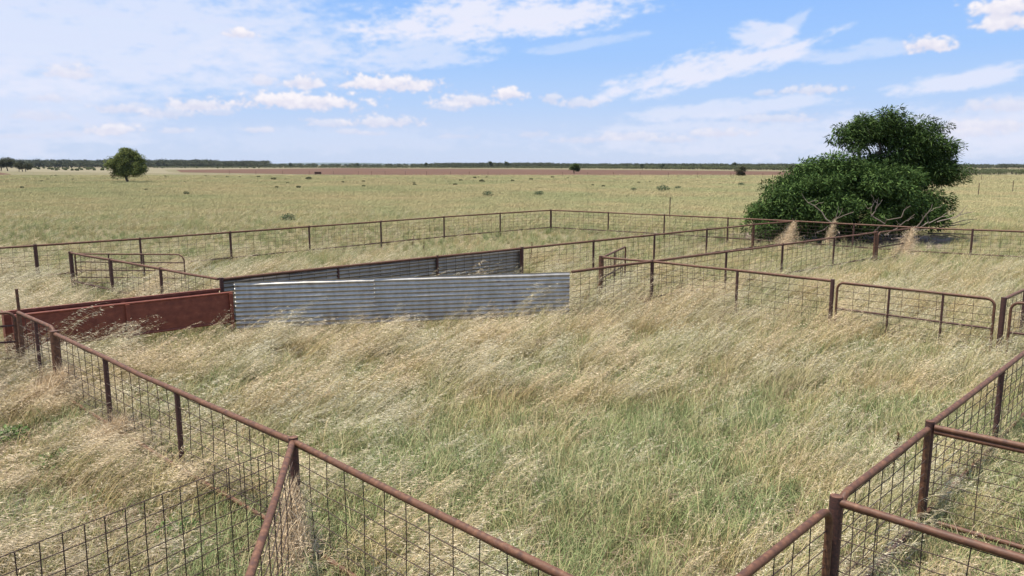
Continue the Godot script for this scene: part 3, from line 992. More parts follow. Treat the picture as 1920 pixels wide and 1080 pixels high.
# lobes: [centre, radii, number of clumps, tint]; clumps sit in the outer shell of each lobe
func crown(lobes: Array, meshes: Array, parent: Node3D, seed_: int, scale: float, ragged: float) -> void:
	rng.seed = seed_
	var nz := FastNoiseLite.new()
	nz.seed = seed_
	nz.frequency = 1.0
	nz.fractal_octaves = 3
	var sets := []
	var tints := []
	for k in meshes.size():
		sets.append([])
		tints.append([])
	for l in lobes:
		var knots := []
		for i in maxi(3, int(l[2] / 11.0)):
			var kd := Vector3(rng.randfn(0, 1), rng.randfn(0.1, 1), rng.randfn(0, 1)).normalized()
			knots.append(kd * rng.randf_range(0.6, 1.0))
		for i in l[2]:
			var d := Vector3(rng.randfn(0, 1), rng.randfn(0, 1), rng.randfn(0, 1)).normalized()
			var bump: float = 1.0 + ragged * nz.get_noise_3dv(d * 2.2 + l[0]) + 0.5 * ragged * nz.get_noise_3dv(d * 5.0 + l[0])
			var r := bump * pow(rng.randf(), 0.28)
			var p: Vector3 = l[0] + d * r * l[1]
			if rng.randf() < 0.72:
				var knot: Vector3 = knots[rng.randi() % knots.size()]
				p = l[0] + knot * l[1] + Vector3(rng.randfn(0, 1), rng.randfn(0, 0.8), rng.randfn(0, 1)) * 0.2 * scale
			if p.y < 0.1:
				continue
			if nz.get_noise_3dv(p * 1.3 / maxf(scale, 0.3) * 0.8 + Vector3(9, 0, 0)) < -0.2 and r > 0.5:
				continue
			var k := rng.randi() % meshes.size()
			var s := scale * rng.randf_range(0.55, 1.2)
			sets[k].append(Transform3D(Basis(Vector3.UP, rng.randfn(0, 0.5)).rotated(Vector3.RIGHT, rng.randfn(0, 0.2)).scaled(Vector3.ONE * s), p))
			var tone := rng.randf_range(0.65, 1.4)
			tints[k].append(Color(tone * l[3].r, tone * l[3].g, tone * l[3].b))
	for k in meshes.size():
		swarm("foliage" if k == 0 else "foliage_%03d" % k, meshes[k], sets[k], tints[k], parent)


func build_big_tree() -> void:
	rng.seed = 51
	var base := G(13.6, 31.0)
	var root := thing("broad_tree", "big dark green tree with a low wide dome and a higher crown leaning right", "tree", base)
	var o := Vector3.ZERO
	# main stems
	for s in [[Vector3(0, -0.2, 0), Vector3(0.25, 3.1, 0.2), 0.17, 0.08], [Vector3(0.12, -0.2, 0.1), Vector3(0.9, 3.3, -0.1), 0.16, 0.09], [Vector3(-0.1, -0.2, 0), Vector3(-1.9, 2.2, 0.4), 0.13, 0.04], [Vector3(0.2, -0.2, -0.1), Vector3(2.6, 2.6, -0.3), 0.13, 0.05], [Vector3(0, -0.2, 0.2), Vector3(1.2, 1.6, 2.0), 0.1, 0.03], [Vector3(-0.2, -0.2, 0.1), Vector3(-2.6, 1.3, 1.5), 0.1, 0.03]]:
		part("trunk", limb(wander(s[0], s[1], 6, 0.05), s[2], s[3], o), M.bark, root)
	for s in [[Vector3(0.25, 3.0, 0.2), Vector3(0.3, 4.2, 0.1), 0.08], [Vector3(0.9, 3.2, -0.1), Vector3(1.3, 4.5, 0.1), 0.085], [Vector3(0.9, 3.2, -0.1), Vector3(2.2, 4.2, 0.2), 0.06], [Vector3(0.9, 3.3, -0.1), Vector3(0.4, 4.5, 0.3), 0.05], [Vector3(2.0, 2.4, -0.2), Vector3(3.4, 3.6, 0.1), 0.06], [Vector3(0.25, 3.0, 0.2), Vector3(-0.2, 4.0, 0.2), 0.045], [Vector3(2.6, 2.6, -0.3), Vector3(3.9, 2.7, 0.2), 0.05]]:
		part("branch", limb(wander(s[0], s[1], 5, 0.07), s[2], s[2] * 0.35, o), M.bark, root)
	# dead, bleached twigs on the near side
	for s in [[Vector3(-0.1, 0.5, 2.6), Vector3(0.75, 1.55, 3.5)], [Vector3(0.15, 0.85, 2.9), Vector3(-0.9, 1.6, 3.5)], [Vector3(-0.5, 1.15, 3.2), Vector3(-0.3, 1.75, 3.5)], [Vector3(-1.9, 0.9, 3.1), Vector3(-3.0, 1.95, 3.0)], [Vector3(0.4, 0.3, 3.0), Vector3(1.6, 0.75, 3.5)], [Vector3(1.1, 0.6, 3.0), Vector3(2.6, 1.3, 3.1)], [Vector3(0.2, 0.4, 2.9), Vector3(0.95, 1.25, 3.5)], [Vector3(2.2, 0.9, 2.7), Vector3(3.4, 1.3, 2.9)], [Vector3(-2.2, 0.5, 2.6), Vector3(-1.3, 1.35, 3.5)], [Vector3(1.3, 0.7, 2.9), Vector3(1.6, 1.6, 3.4)]]:
		var path := wander(s[0], s[1], 6, 0.055)
		part("dead_branch", limb(path, 0.024, 0.008, o, 6), M.dead, root)
		for k in 2:
			var from: Vector3 = path[3 + k]
			var to := from + Vector3(rng.randf_range(-0.4, 0.5), rng.randf_range(0.1, 0.5), rng.randf_range(0.0, 0.4))
			part("dead_branch", limb(wander(from, to, 4, 0.06), 0.012, 0.005, o, 5), M.dead, root)
	for s in [[Vector3(2.9, 0.5, 1.6), Vector3(4.6, 0.75, 0.8)], [Vector3(2.6, 0.35, 1.4), Vector3(4.9, 0.3, 1.6)], [Vector3(2.8, 0.7, 1.2), Vector3(4.2, 0.95, 1.8)], [Vector3(2.5, 0.3, 1.8), Vector3(4.4, 0.15, 1.2)]]:
		part("dead_branch", limb(wander(s[0], s[1], 5, 0.06), 0.035, 0.01, o, 6), M.bark, root)
	var meshes := []
	for k in 5:
		meshes.append(leaf_clump(600 + k, 105, 0.4, 0.18, 0.025, WIND * 0.5, Color(0.03, 0.058, 0.018), Color(0.11, 0.165, 0.05)).mesh(M.leaf))
	var low := Color(0.95, 1.0, 0.95)
	var high := Color(0.85, 0.87, 0.85)
	crown([
		[Vector3(0.1, 1.7, 0.3), Vector3(3.0, 1.45, 2.9), 560, low],
		[Vector3(-2.1, 1.3, 0.5), Vector3(1.7, 1.15, 2.1), 280, low],
		[Vector3(-3.3, 0.8, 0.9), Vector3(0.9, 0.65, 1.3), 90, low],
		[Vector3(-3.75, 0.45, 1.0), Vector3(0.75, 0.3, 0.8), 34, low],
		[Vector3(-0.8, 2.55, 0.2), Vector3(1.3, 0.75, 1.4), 150, low],
		[Vector3(1.1, 2.35, 0.6), Vector3(1.5, 0.7, 1.5), 150, low],
		[Vector3(2.45, 1.2, 0.3), Vector3(1.3, 1.0, 1.7), 220, low],
		[Vector3(-0.3, 3.1, 0.0), Vector3(0.35, 0.3, 0.4), 12, high],
		[Vector3(0.1, 3.55, 0.2), Vector3(0.3, 0.25, 0.3), 6, high],
		[Vector3(0.25, 4.2, 0.0), Vector3(0.6, 0.45, 0.7), 46, high],
		[Vector3(0.05, 3.8, 0.1), Vector3(0.3, 0.3, 0.4), 12, high],
		[Vector3(1.05, 4.5, 0.0), Vector3(1.05, 0.45, 1.0), 110, high],
		[Vector3(1.95, 4.0, 0.1), Vector3(0.6, 0.35, 0.7), 26, high],
		[Vector3(2.1, 4.3, 0.0), Vector3(0.95, 0.5, 1.0), 84, high],
		[Vector3(2.95, 3.8, 0.0), Vector3(0.9, 0.7, 1.0), 100, high],
		[Vector3(2.9, 3.0, 0.0), Vector3(1.05, 0.55, 1.1), 100, high],
		[Vector3(3.6, 2.8, 0.1), Vector3(0.55, 0.42, 0.8), 44, high],
		[Vector3(1.95, 3.2, 0.0), Vector3(0.8, 0.25, 0.8), 36, high],
		[Vector3(4.0, 2.5, 0.1), Vector3(0.35, 0.25, 0.5), 14, high],
	], meshes, root, 61, 1.0, 0.42)


func small_tree(called: String, label: String, x: float, d: float, lobes: Array, trunk: Array, scale: float, dark: Color, pale: Color, seed_: int, n_leaf := 60) -> Node3D:
	rng.seed = seed_
	var root := thing(called, label, "tree" if called != "round_bush" else "bush", G(x, d))
	for s in trunk:
		part("trunk", limb(wander(s[0], s[1], 5, 0.05), s[2], s[2] * 0.5, Vector3.ZERO), s[3] if s.size() > 3 else M.bark, root)
	var meshes := []
	for k in 3:
		meshes.append(leaf_clump(seed_ * 10 + k, n_leaf, 0.5, 0.26, 0.05, WIND * 0.3, dark, pale).mesh(M.leaf))
	crown(lobes, meshes, root, seed_ + 1, scale, 0.4)
	return root


func build_trees() -> void:
	build_big_tree()
	var olive := [Color(0.07, 0.1, 0.033), Color(0.22, 0.24, 0.08)]
	var w := Color(1, 1, 1)
	small_tree("lone_tree", "round olive green tree standing alone in the paddock at left", -64.4, 128.6, [
		[Vector3(0.3, 3.3, 0), Vector3(2.5, 1.9, 2.4), 420, w], [Vector3(-1.6, 3.0, 0.2), Vector3(1.3, 1.0, 1.4), 110, w], [Vector3(1.9, 2.3, 0.2), Vector3(1.2, 1.0, 1.4), 130, w], [Vector3(0.2, 4.6, 0), Vector3(1.5, 0.9, 1.4), 140, w], [Vector3(-1.95, 1.3, 0.4), Vector3(0.45, 0.4, 0.5), 16, Color(0.7, 0.62, 0.62)], [Vector3(-2.8, 3.0, 0.2), Vector3(0.6, 0.5, 0.6), 26, w], [Vector3(0.4, 1.75, 0), Vector3(2.1, 0.75, 2.0), 150, w]],
		[[Vector3(0, -0.3, 0), Vector3(0.05, 2.6, 0), 0.24], [Vector3(0, 1.0, 0), Vector3(1.4, 2.8, 0.2), 0.12], [Vector3(-0.1, 0.9, 0), Vector3(-2.6, 2.9, 0.9), 0.1, M.dead]], 1.0, olive[0], olive[1], 71)
	small_tree("far_tree", "small round green tree standing in the ploughed field", 21.4, 265.6, [[Vector3(0.1, 2.4, 0), Vector3(1.7, 1.1, 1.6), 130, w], [Vector3(1.0, 1.5, 0), Vector3(0.9, 0.7, 1.0), 50, w]], [[Vector3(0, -0.2, 0), Vector3(0, 1.9, 0), 0.2]], 1.1, Color(0.035, 0.06, 0.02), Color(0.11, 0.15, 0.04), 72)
	small_tree("round_bush", "grey olive upright bush at the ploughed field's edge, left of the big tree", 59.1, 199.1, [[Vector3(0, 1.7, 0), Vector3(1.1, 1.0, 1.1), 90, w], [Vector3(0, 0.8, 0), Vector3(0.7, 0.7, 0.7), 50, Color(0.9, 0.75, 0.7)]], [[Vector3(0, -0.2, 0), Vector3(0.1, 1.4, 0), 0.14]], 0.9, Color(0.07, 0.075, 0.045), Color(0.14, 0.14, 0.075), 73)
	var gum := [Color(0.045, 0.055, 0.035), Color(0.12, 0.12, 0.07)]
	small_tree("far_tree", "dusky gum tree at the left edge, taller of two before the wood", -250.0, 381.3, [[Vector3(0, 4.6, 0), Vector3(3.4, 2.2, 3.2), 190, w], [Vector3(-3.0, 3.6, 0), Vector3(2.4, 2.0, 2.4), 110, w], [Vector3(2.0, 3.2, 0), Vector3(1.8, 1.4, 2.0), 70, w]], [[Vector3(0, -0.3, 0), Vector3(0, 4.0, 0), 0.3], [Vector3(-3.0, -0.3, 0), Vector3(-2.8, 3.0, 0), 0.25]], 1.9, gum[0], gum[1], 74, 40)
	small_tree("far_tree", "dusky low gum tree just right of the taller one at the left edge", -217.0, 341.0, [[Vector3(0, 3.0, 0), Vector3(2.9, 1.5, 2.6), 150, w], [Vector3(2.2, 2.4, 0), Vector3(1.6, 1.2, 1.6), 60, w]], [[Vector3(0, -0.3, 0), Vector3(0, 2.6, 0), 0.22], [Vector3(1.4, -0.3, 0), Vector3(1.6, 2.4, 0), 0.18], [Vector3(-1.4, -0.3, 0), Vector3(-1.6, 2.2, 0), 0.16]], 1.7, gum[0], gum[1], 75, 40)


func wood_tree(seed_: int, tall: float, wide: float, dark: Color, pale: Color) -> ArrayMesh:
	rng.seed = seed_
	var q := MB.new()
	q.tube([Vector3(0, -0.5, 0), Vector3(0, tall * 0.6, 0)], [0.22, 0.1], 5, false, Color(0.09, 0.075, 0.06))
	q.n.clear()
	for k in 8:
		var o := Vector3(rng.randfn(0, 0.28) * wide, tall * rng.randf_range(0.2, 0.82), rng.randfn(0, 0.28) * wide)
		var r := Vector3(wide * 0.3, tall * 0.16, wide * 0.3) * rng.randf_range(0.7, 1.3)
		for i in 34:
			var d := Vector3(rng.randfn(0, 1), rng.randfn(0, 1), rng.randfn(0, 1)).normalized()
			var p := o + d * r * pow(rng.randf(), 0.3)
			var u := Vector3(rng.randfn(0, 1), rng.randfn(0, 1), rng.randfn(0, 1)).normalized()
			var w := u.cross(d).normalized()
			var s := rng.randf_range(0.35, 0.75) * tall * 0.09
			q.quad(p - u * s, p + w * s * 0.5, p + u * s, p - w * s * 0.5, dark.lerp(pale, rng.randf()))
	return q.mesh(M.far_leaf)


# a small dense bush seen from far: one rough, lumpy body
func lump(seed_: int, dark: Color, pale: Color) -> ArrayMesh:
	rng.seed = seed_
	var q := MB.new()
	var nu := 14
	var nv := 8
	for j in nv + 1:
		for i in nu:
			var a := TAU * i / nu
			var b := PI * j / nv
			var d := Vector3(sin(b) * cos(a), cos(b), sin(b) * sin(a))
			q.v.append(d * (0.5 if j % nv == 0 else 0.5 * rng.randf_range(0.6, 1.25)) * Vector3(1, 0.8, 1))
			q.c.append(dark.lerp(pale, rng.randf()))
	for j in nv:
		for i in nu:
			var k := j * nu + i
			var m := j * nu + (i + 1) % nu
			q.ix.append_array([k, m, m + nu, k, m + nu, k + nu])
	return q.mesh(M.far_leaf)


func wood(called: String, label: String, meshes: Array, places: Array, seed_: int) -> void:
	rng.seed = seed_
	var sets := []
	var tints := []
	for m in meshes:
		sets.append([])
		tints.append([])
	for p in places:
		var k := rng.randi() % meshes.size()
		var s: float = p[2]
		sets[k].append(Transform3D(Basis(Vector3.UP, rng.randf() * TAU).scaled(Vector3(s * rng.randf_range(0.9, 1.3), s, s * rng.randf_range(0.9, 1.3))), G(p[0], p[1])))
		var t := rng.randf_range(0.75, 1.25)
		tints[k].append(Color(t, t, t))
	var root := Node3D.new()
	root.name = numbered(called)
	add_child(root)
	tag(root, label, "trees", "", "stuff")
	for k in meshes.size():
		swarm("trees" if k == 0 else "trees_%03d" % k, meshes[k], sets[k], tints[k], root)


func build_far() -> void:
	var tall := []
	var scrub := []
	for k in 5:
		tall.append(wood_tree(810 + k, 9.0, 8.0, Color(0.05, 0.06, 0.042), Color(0.12, 0.13, 0.08)))
		scrub.append(wood_tree(820 + k, 3.2, 3.8, Color(0.06, 0.075, 0.042), Color(0.15, 0.165, 0.085)))
	rng.seed = 90
	# left wood: az from -33 to -17.5 degrees
	var pl := []
	for k in 1500:
		var az := deg_to_rad(rng.randf_range(-39.0, -17.6))
		var d := rng.randf_range(900.0, 1080.0)
		pl.append([d * tan(az), d, rng.randf_range(0.85, 1.22) * (1.0 if az < deg_to_rad(-21.0) else 0.88)])
	wood("wood", "dark gum wood along the horizon at left", tall, pl, 91)
	pl = []
	for k in 3000:
		var az := deg_to_rad(rng.randf_range(-17.6, 27.0))
		var deg := rad_to_deg(az)
		if rng.randf() > 0.32 + 0.68 * smoothstep(-9.0, -2.0, deg):
			continue
		var d := lerpf(740.0, 470.0, smoothstep(-2.0, 20.0, deg)) + rng.randf_range(20.0, 190.0)
		pl.append([d * tan(az), d, rng.randf_range(0.36, 0.6) * (1.18 if absf(deg + 1.5) < 4.5 else 1.0) * lerpf(1.0, 0.86, smoothstep(3.0, 20.0, deg))])
	wood("wood", "blue green far wood along the horizon from the middle to the right", tall, pl, 92)
	pl = []
	for k in 2400:
		var t := rng.randf()
		var az := deg_to_rad(lerpf(-25.0, 25.5, t))
		var edge := lerpf(720.0, 400.0, smoothstep(0.35, 1.0, t)) * (1.0 + 0.0)
		var d := edge + rng.randf_range(8.0, 90.0)
		pl.append([d * tan(az), d, rng.randf_range(0.5, 1.0) * lerpf(0.62, 1.0, smoothstep(0.4, 0.8, t))])
	for k in 700:
		var az := deg_to_rad(rng.randf_range(27.0, 41.0))
		var d := rng.randf_range(228.0, 330.0)
		pl.append([d * tan(az), d, rng.randf_range(0.35, 0.6)])
	wood("scrub", "green scrub belt along the far edge of the ploughed field", scrub, pl, 93)
	pl = []
	for k in 500:
		var az := deg_to_rad(rng.randf_range(27.0, 41.0))
		var d := rng.randf_range(620.0, 760.0)
		pl.append([d * tan(az), d, rng.randf_range(0.38, 0.52)])
	wood("wood", "dark gum wood behind the scrub at the right edge", tall, pl, 94)
	# saplings dotted over the pale paddock at left: one can count them
	var saps := []
	for k in 4:
		saps.append(lump(830 + k, Color(0.04, 0.05, 0.025), Color(0.1, 0.11, 0.05)))
	rng.seed = 95
	for k in 96:
		var az := deg_to_rad(rng.randf_range(-32.5, -26.6) if k < 80 else rng.randf_range(-25.5, -18.0))
		var d := rng.randf_range(400.0, 760.0) if k < 80 else rng.randf_range(660.0, 790.0)
		var o := MeshInstance3D.new()
		o.mesh = saps[k % 4]
		o.name = numbered("sapling")
		o.position = G(d * tan(az), d, 0.4)
		o.rotation.y = rng.randf() * TAU
		o.scale = Vector3(1.3, 1.5, 1.3) * rng.randf_range(0.7, 1.5)
		add_child(o)
		tag(o, "tiny dark sapling dotted over the pale paddock below the left wood", "sapling", "saplings on the pale far paddock")
	# single trees that stand above the far line
	var gums := []
	for k in 2:
		gums.append(leaf_clump(840 + k, 40, 0.5, 0.3, 0.09, Vector3.ZERO, Color(0.05, 0.065, 0.042), Color(0.13, 0.145, 0.08)).mesh(M.far_leaf))
	for s in [[-16.05, 700.0, 0.52, "small dark tree on the horizon just right of the left wood's end"], [-11.35, 720.0, 0.5, "dark round tree on the horizon below the blue hills"], [-6.4, 720.0, 0.55, "dark tree on the horizon right of the blue hills"], [-1.6, 700.0, 0.72, "tallest tree in the middle of the horizon"], [-0.4, 700.0, 0.66, "twin topped tree right beside the tallest one in the middle of the horizon"], [9.6, 440.0, 0.4, "dark bush tree on the horizon right of the tree in the ploughed field"], [11.0, 440.0, 0.42, "broader dark bush tree on the horizon further right in the belt"], [16.1, 520.0, 0.5, "dark treetop above the belt left of the upright bush"]]:
		var o := thing("horizon_tree", s[3], "tree", G(s[1] * tan(deg_to_rad(s[0])), s[1]))
		o.scale = Vector3.ONE * s[2]
		part("trunk", limb([Vector3(0, -0.5, 0), Vector3(0.1, 3.0, 0), Vector3(0, 6.0, 0)], 0.3, 0.12, Vector3.ZERO, 6), M.bark, o)
		rng.seed = 850 + int(s[2] * 100.0)
		crown([[Vector3(0, 5.6, 0), Vector3(2.6, 2.0, 2.6), 60, Color.WHITE], [Vector3(rng.randf_range(-1.5, 1.5), 7.6, 0), Vector3(1.7, 1.2, 1.7), 26, Color.WHITE]], gums, o, 860 + int(s[2] * 100.0), 2.4, 0.4)


func build_shrubs() -> void:
	var sh := [[-61.6,96.4,0.44],[-81.4,133.0,0.47],[-90.8,150.3,0.42],[-85.0,148.8,0.52],[-41.9,87.9,0.37],[-117.9,205.2,0.43],[-120.3,202.6,0.57],[-123.7,206.6,0.36],[-85.4,189.4,0.53],[-48.8,77.7,0.22],[-32.1,75.5,0.53],[-54.6,128.2,0.36],[-83.4,191.7,0.40],[-77.1,193.6,0.54],[-71.1,183.7,0.39],[-66.5,179.4,0.63],[-63.0,177.8,0.50],[-58.5,177.4,0.75],[-46.0,148.2,0.94],[-35.1,120.1,0.42],[-30.0,97.8,0.41],[-26.9,96.6,0.54],[-40.2,152.0,1.07],[-52.4,191.7,0.40],[-28.0,127.1,0.45],[-35.2,161.4,0.45],[-25.1,129.9,0.55],[-19.8,102.4,0.43],[-17.4,118.7,0.25]]
	sh += [[-15.3,120.1,0.42],[-14.0,110.2,0.46],[-8.1,109.4,0.54],[-9.2,138.1,0.58],[-6.6,134.1,0.38],[-8.1,167.2,0.70],[-7.7,176.3,0.37],[-5.1,130.5,0.82],[-5.7,172.4,0.60],[0.1,135.9,0.57],[3.6,146.1,0.72],[9.0,170.5,0.72],[12.2,167.6,0.47],[11.4,108.2,0.38],[12.2,102.4,0.43],[20.4,123.5,0.43],[23.3,130.1,0.36],[31.2,115.5,0.24]]
	var protos := []
	for k in 4:
		protos.append(lump(700 + k, Color(0.04, 0.045, 0.025), Color(0.12, 0.12, 0.06)))
	for k in 4:
		protos.append(leaf_clump(710 + k, 420, 0.5, 0.13, 0.03, WIND * 0.25, Color(0.05, 0.075, 0.045), Color(0.13, 0.17, 0.09)).mesh(M.leaf))
	rng.seed = 96
	for s in sh:
		var o := MeshInstance3D.new()
		o.mesh = protos[rng.randi() % 4]
		o.name = numbered("paddock_shrub")
		o.position = G(s[0], s[1], 0.12 + s[2] * 0.25)
		o.scale = Vector3(s[2] * 1.25, s[2] * 0.7, s[2])
		o.rotation.y = rng.randfn(0, 0.4)
		add_child(o)
		tag(o, "tiny dark shrub dotted over the far paddock grass", "shrub", "tiny dark shrubs over the far paddock")
	var k := 0
	for s in [[-11.8, 40.1, 0.66, "blue green thistle bush just beyond the back fence at left of centre"], [-2.3, 72.1, 0.85, "green shrub in the paddock, left of a matching pair beyond the far corner"], [2.6, 73.7, 0.8, "green shrub in the paddock, right of a matching pair beyond the far corner"], [17.0, 86.3, 1.2, "wide low green shrub beyond the steel picket, largest in the paddock"], [20.4, 94.3, 0.66, "dark small shrub right beside the wide low green shrub"], [13.9, 87.7, 0.61, "wispy upright shrub left of the wide low green shrub"], [32.8, 109.8, 0.77, "low green shrub in the paddock below the grey olive bush"], [44.9, 150.0, 0.4, "flat dark shrub at the foot of the grey olive bush"]]:
		var o := MeshInstance3D.new()
		o.mesh = protos[4 + k % 4]
		o.name = numbered("paddock_bush")
		o.position = G(s[0], s[1], 0.1 + s[2] * 0.25)
		o.scale = Vector3(s[2] * 1.2, s[2] * 0.95, s[2] * 1.1)
		add_child(o)
		tag(o, s[3], "shrub")
		k += 1
	# posts of the far fence along the ploughed field
	for p in [[-89.61,243.77],[-79.44,238.58],[-69.68,233.61],[-60.32,228.84],[-52.22,224.71],[-44.07,220.56],[-39.85,218.41],[-35.72,216.3],[-29.58,213.17],[-23.31,209.98],[-16.48,206.49],[-11.32,203.86],[-6.29,201.3],[12.64,191.66],[18.59,188.62],[24.48,185.62],[30.42,182.59],[36.5,179.49],[42.61,176.38],[49.24,173.0],[49.87,172.68],[55.42,169.85]]:
		lone_post("field_post", "thin dark post of the fence along the ploughed field", p[0], p[1], 1.25, 0.04, M.dark_rust, "posts along the ploughed field", 5)
	lone_post("steel_picket", "dark steel picket in the paddock behind the right back fence", 8.7, 42.1, 1.25, 0.025, M.dark_rust)
	lone_post("steel_picket", "dark steel picket partly hidden behind the big tree's right side", 44.4, 79.3, 1.3, 0.03, M.dark_rust)
	lone_post("steel_picket", "dark steel picket in the open paddock right of the big tree", 45.0, 73.9, 1.3, 0.03, M.dark_rust)
	lone_post("steel_picket", "dark steel picket nearest the right edge of the paddock", 54.8, 83.9, 1.3, 0.03, M.dark_rust)
	lone_post("steel_picket", "faint far picket at the ploughed edge right of the big tree", 86.2, 141.1, 1.2, 0.035, M.dark_rust)
	# rusty trough
	var base := G(-58.9, 233.5)
	var t := thing("feed_trough", "small rusty brown feed trough on legs before the ploughed field", "trough", base)
	var b := MB.new()
	b.box(Vector3(0, 0.55, 0), Vector3(0.95, 0, 0), Vector3(0, 0.3, 0), Vector3(0, 0, 0.4))
	part("tub", b, M.dark_rust, t)
	for sx in [-0.75, 0.75]:
		for sz in [-0.3, 0.3]:
			var l := MB.new()
			l.tube([Vector3(sx, -0.1, sz), Vector3(sx, 0.26, sz)], 0.05, 6)
			part("leg", l, M.dark_rust, t)
	var lid := MB.new()
	lid.box(Vector3(0, 0.875, 0), Vector3(1.0, 0, 0), Vector3(0, 0.022, 0), Vector3(0, 0, 0.45))
	part("rim", lid, M.rust, t)
	# broad leaved weeds among the near grass
	var weeds := []
	for j in 3:
		weeds.append(leaf_clump(720 + j, 320, 0.5, 0.2, 0.05, Vector3(0, 0.3, 0), Color(0.045, 0.1, 0.03), Color(0.13, 0.22, 0.07)).mesh(M.leaf))
	k = 0
	for w in [[-4.42, 7.07, 0.42, "dark green broad leaved weed in the pale grass outside the near left fence"], [-5.45, 7.86, 0.36, "green leafy weed at the left edge of the picture before the bar gate"], [-3.66, 6.26, 0.26, "small green weed in the straw left of the near left fence"], [-3.05, 6.35, 0.3, "green weed close beside the foot of the near left fence"], [-2.71, 5.73, 0.3, "bright green weed seen through the loose weldmesh sheet"], [-1.5, 5.27, 0.16, "tiny green weed growing at the foot of the front left post"], [3.7, 5.2, 0.3, "green weed under the near right mesh panel by the notched post"]]:
		var o := MeshInstance3D.new()
		o.mesh = weeds[k % 3]
		o.name = numbered("broadleaf_weed")
		o.position = G(w[0], w[1], w[2] * 0.28)
		o.scale = Vector3(w[2], w[2] * 0.75, w[2])
		add_child(o)
		tag(o, w[3], "weed")
		k += 1
	# dock stalks
	rng.seed = 97
	for s in [[0.55, 22.4, 0.75, "dark brown dock stalk standing alone in the back yard"], [-3.55, 27.0, 0.5, "dark dock stalk before the back fence, left of two"], [-3.0, 25.5, 0.42, "short dark dock stalk before the back fence"], [3.55, 6.75, 0.55, "brown dock stalk beside the near right fence"]]:
		var q := MB.new()
		var stem := [Vector3.ZERO, Vector3(0.01, s[2] * 0.5, 0), Vector3(0.04, s[2], 0)]
		q.tube(stem, [0.006, 0.005, 0.003], 5, false, Color(0.09, 0.05, 0.035))
		q.n.clear()
		for i in 120:
			var f := rng.randf_range(0.35, 1.0)
			var p := Vector3(0.04 * f, s[2] * f, 0) + Vector3(rng.randfn(0, 0.025), rng.randfn(0, 0.01), rng.randfn(0, 0.025)) * (1.3 - f)
			var u := Vector3(rng.randfn(0, 1), rng.randfn(0, 1), rng.randfn(0, 1)).normalized() * 0.014
			var w := u.cross(Vector3.UP).normalized() * 0.008
			q.quad(p - u, p + w, p + u, p - w, Color(0.1, 0.055, 0.035))
		tag(whole("dock_stalk", q, M.straw, G(s[0], s[1])), s[3], "plant")


# ---------------------------------------------------------------- ground
func sheet(called: String, pts: Array, h: float, mat: Material, label: String) -> void:
	var poly := PackedVector2Array()
	for p in pts:
		poly.append(Vector2(p[0], p[1]))
	var tris := Geometry2D.triangulate_polygon(poly)
	var q := MB.new()
	for p in pts:
		q.v.append(G(p[0], p[1], h))
		q.n.append(Vector3.UP)
		q.c.append(Color.WHITE)
	for i in range(0, tris.size(), 3):
		var a := tris[i]
		var b := tris[i + 1]
		var c := tris[i + 2]
		var up := (q.v[b] - q.v[a]).cross(q.v[c] - q.v[a]).y
		q.ix.append_array([a, c, b] if up > 0.0 else [a, b, c])
	tag(whole(called, q, mat), label, "", "", "structure")


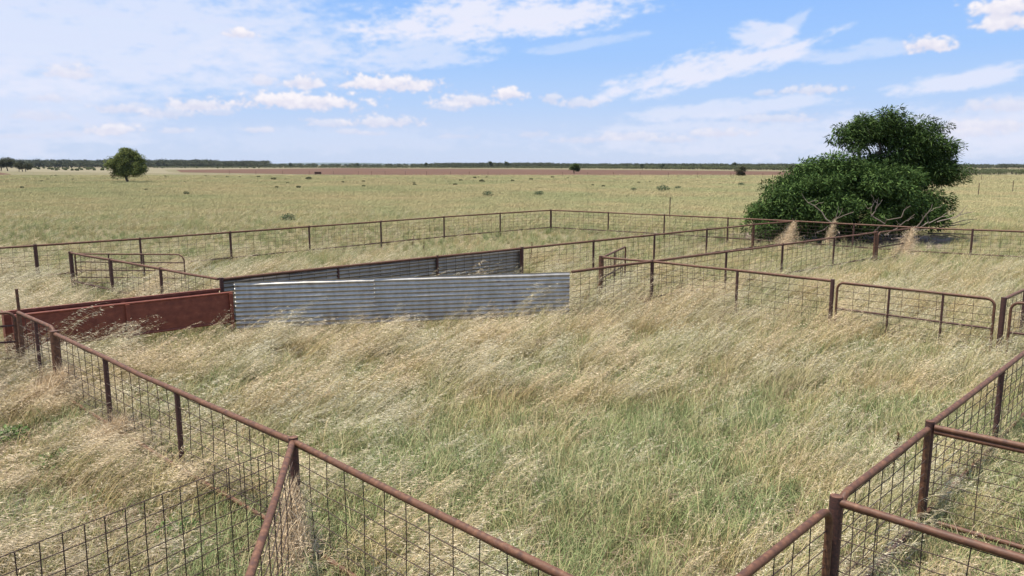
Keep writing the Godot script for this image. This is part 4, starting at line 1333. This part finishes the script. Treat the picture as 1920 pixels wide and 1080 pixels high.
func build_ground() -> void:
	var q := MB.new()
	var rings := [0.0, 30.0, 100.0, 300.0, 1000.0, 3000.0, 14000.0]
	q.v.append(Vector3.ZERO)
	q.n.append(Vector3.UP)
	for i in range(1, rings.size()):
		for k in 64:
			var a := TAU * k / 64
			q.v.append(Vector3(cos(a), 0, sin(a)) * rings[i])
			q.n.append(Vector3.UP)
	for k in 64:
		q.ix.append_array([0, 1 + k, 1 + (k + 1) % 64])
	for i in range(1, rings.size() - 1):
		for k in 64:
			var a := 1 + (i - 1) * 64 + k
			var b := 1 + (i - 1) * 64 + (k + 1) % 64
			q.ix.append_array([a, a + 64, b, b, a + 64, b + 64])
	tag(whole("ground", q, M.soil), "flat grassy plain reaching to the horizon", "", "", "structure")
	sheet("ploughed_field", [[-134.6, 313.1], [-59.8, 239.4], [-24.7, 222.4], [0, 208.6], [39.8, 184.8], [63.1, 168.4], [94.1, 141.1], [150, 100], [230, 130], [142.3, 213.7], [126.2, 337.2], [91.8, 413.7], [0, 534.9], [-66.6, 600.9], [-154.4, 696.4], [-201.5, 461.7]], 0.03, M.plough, "band of red brown ploughed soil across the plain")
	sheet("bare_field", [[-153.6, 230.6], [-158.4, 243.4], [-201.2, 302.3], [-300, 360], [-330, 260]], 0.03, M.plough, "corner of red bare soil at the left edge")
	sheet("pale_paddock", [[-110, 262], [-160, 300], [-205, 330], [-420, 480], [-640, 830], [-300, 860], [-160, 800], [-150, 705], [-210, 465], [-142, 318]], 0.015, M.pale, "pale dry paddock below the left wood")
	var pts := []
	for k in 28:
		var a := TAU * k / 28
		var r := 1.0 + 0.12 * sin(a * 5.0 + 1.0) + 0.08 * sin(a * 3.0)
		pts.append([13.6 + cos(a) * 4.2 * r, 31.0 + sin(a) * 3.9 * r])
	sheet("bare_ground", pts, 0.006, M.bare, "bare brown ground littered with leaves under the big tree")
	# hills
	rng.seed = 98
	for hl in [[-12.0, 9000.0, 36.0, 1500.0, "low blue hill with a small peak on the horizon"], [-17.5, 9500.0, 26.0, 900.0, "low flat blue hill left of the peaked one"], [-6.0, 10500.0, 26.0, 2100.0, "long low blue ridge right of the peaked hill"]]:
		var m := MB.new()
		for i in 33:
			var t := i / 32.0 * 2.0 - 1.0
			var hh: float = hl[2] * (exp(-t * t * 5.0) * 0.75 + 0.35 * exp(-pow(t + 0.45, 2.0) * 18.0)) * (1.0 - pow(absf(t), 6.0)) + 2.0 * rng.randf()
			for p in [Vector3(t * hl[3], -3, 500), Vector3(t * hl[3], hh, 0), Vector3(t * hl[3], -3, -500)]:
				m.v.append(p)
				m.n.append((Vector3.UP + Vector3(0, 0, signf(p.z) * 0.3)).normalized())
		for i in 32:
			var a := i * 3
			for k in 2:
				m.ix.append_array([a + k, a + k + 1, a + k + 3, a + k + 1, a + k + 4, a + k + 3])
		tag(whole("hill", m, M.hill, G(hl[1] * tan(deg_to_rad(hl[0])), hl[1])), hl[4], "", "", "structure")


func _ready() -> void:
	var cam := Camera3D.new()
	cam.name = "camera"
	cam.position = Vector3(0, 3.0, 0)
	cam.rotation_degrees = Vector3(-9.2, 0, 0)
	cam.fov = 41.48
	cam.near = 0.05
	cam.far = 40000.0
	add_child(cam)
	cam.current = true
	make_sky()
	var sun := DirectionalLight3D.new()
	sun.name = "sun"
	sun.light_energy = 1.6
	sun.light_color = Color(1.0, 0.96, 0.9)
	sun.light_angular_distance = 0.6
	sun.shadow_enabled = true
	sun.rotation_degrees = Vector3(-76, 283, 0)
	add_child(sun)
	patch.seed = 3
	patch.frequency = 0.35
	patch.fractal_octaves = 3
	fine.seed = 4
	fine.frequency = 1.0
	fine.fractal_octaves = 3
	rng.seed = 1
	make_materials()
	build_ground()
	build_far()
	build_trees()
	rng.seed = 2
	build_yards()
	build_walls()
	build_heaps()
	build_shrubs()
	build_grass()
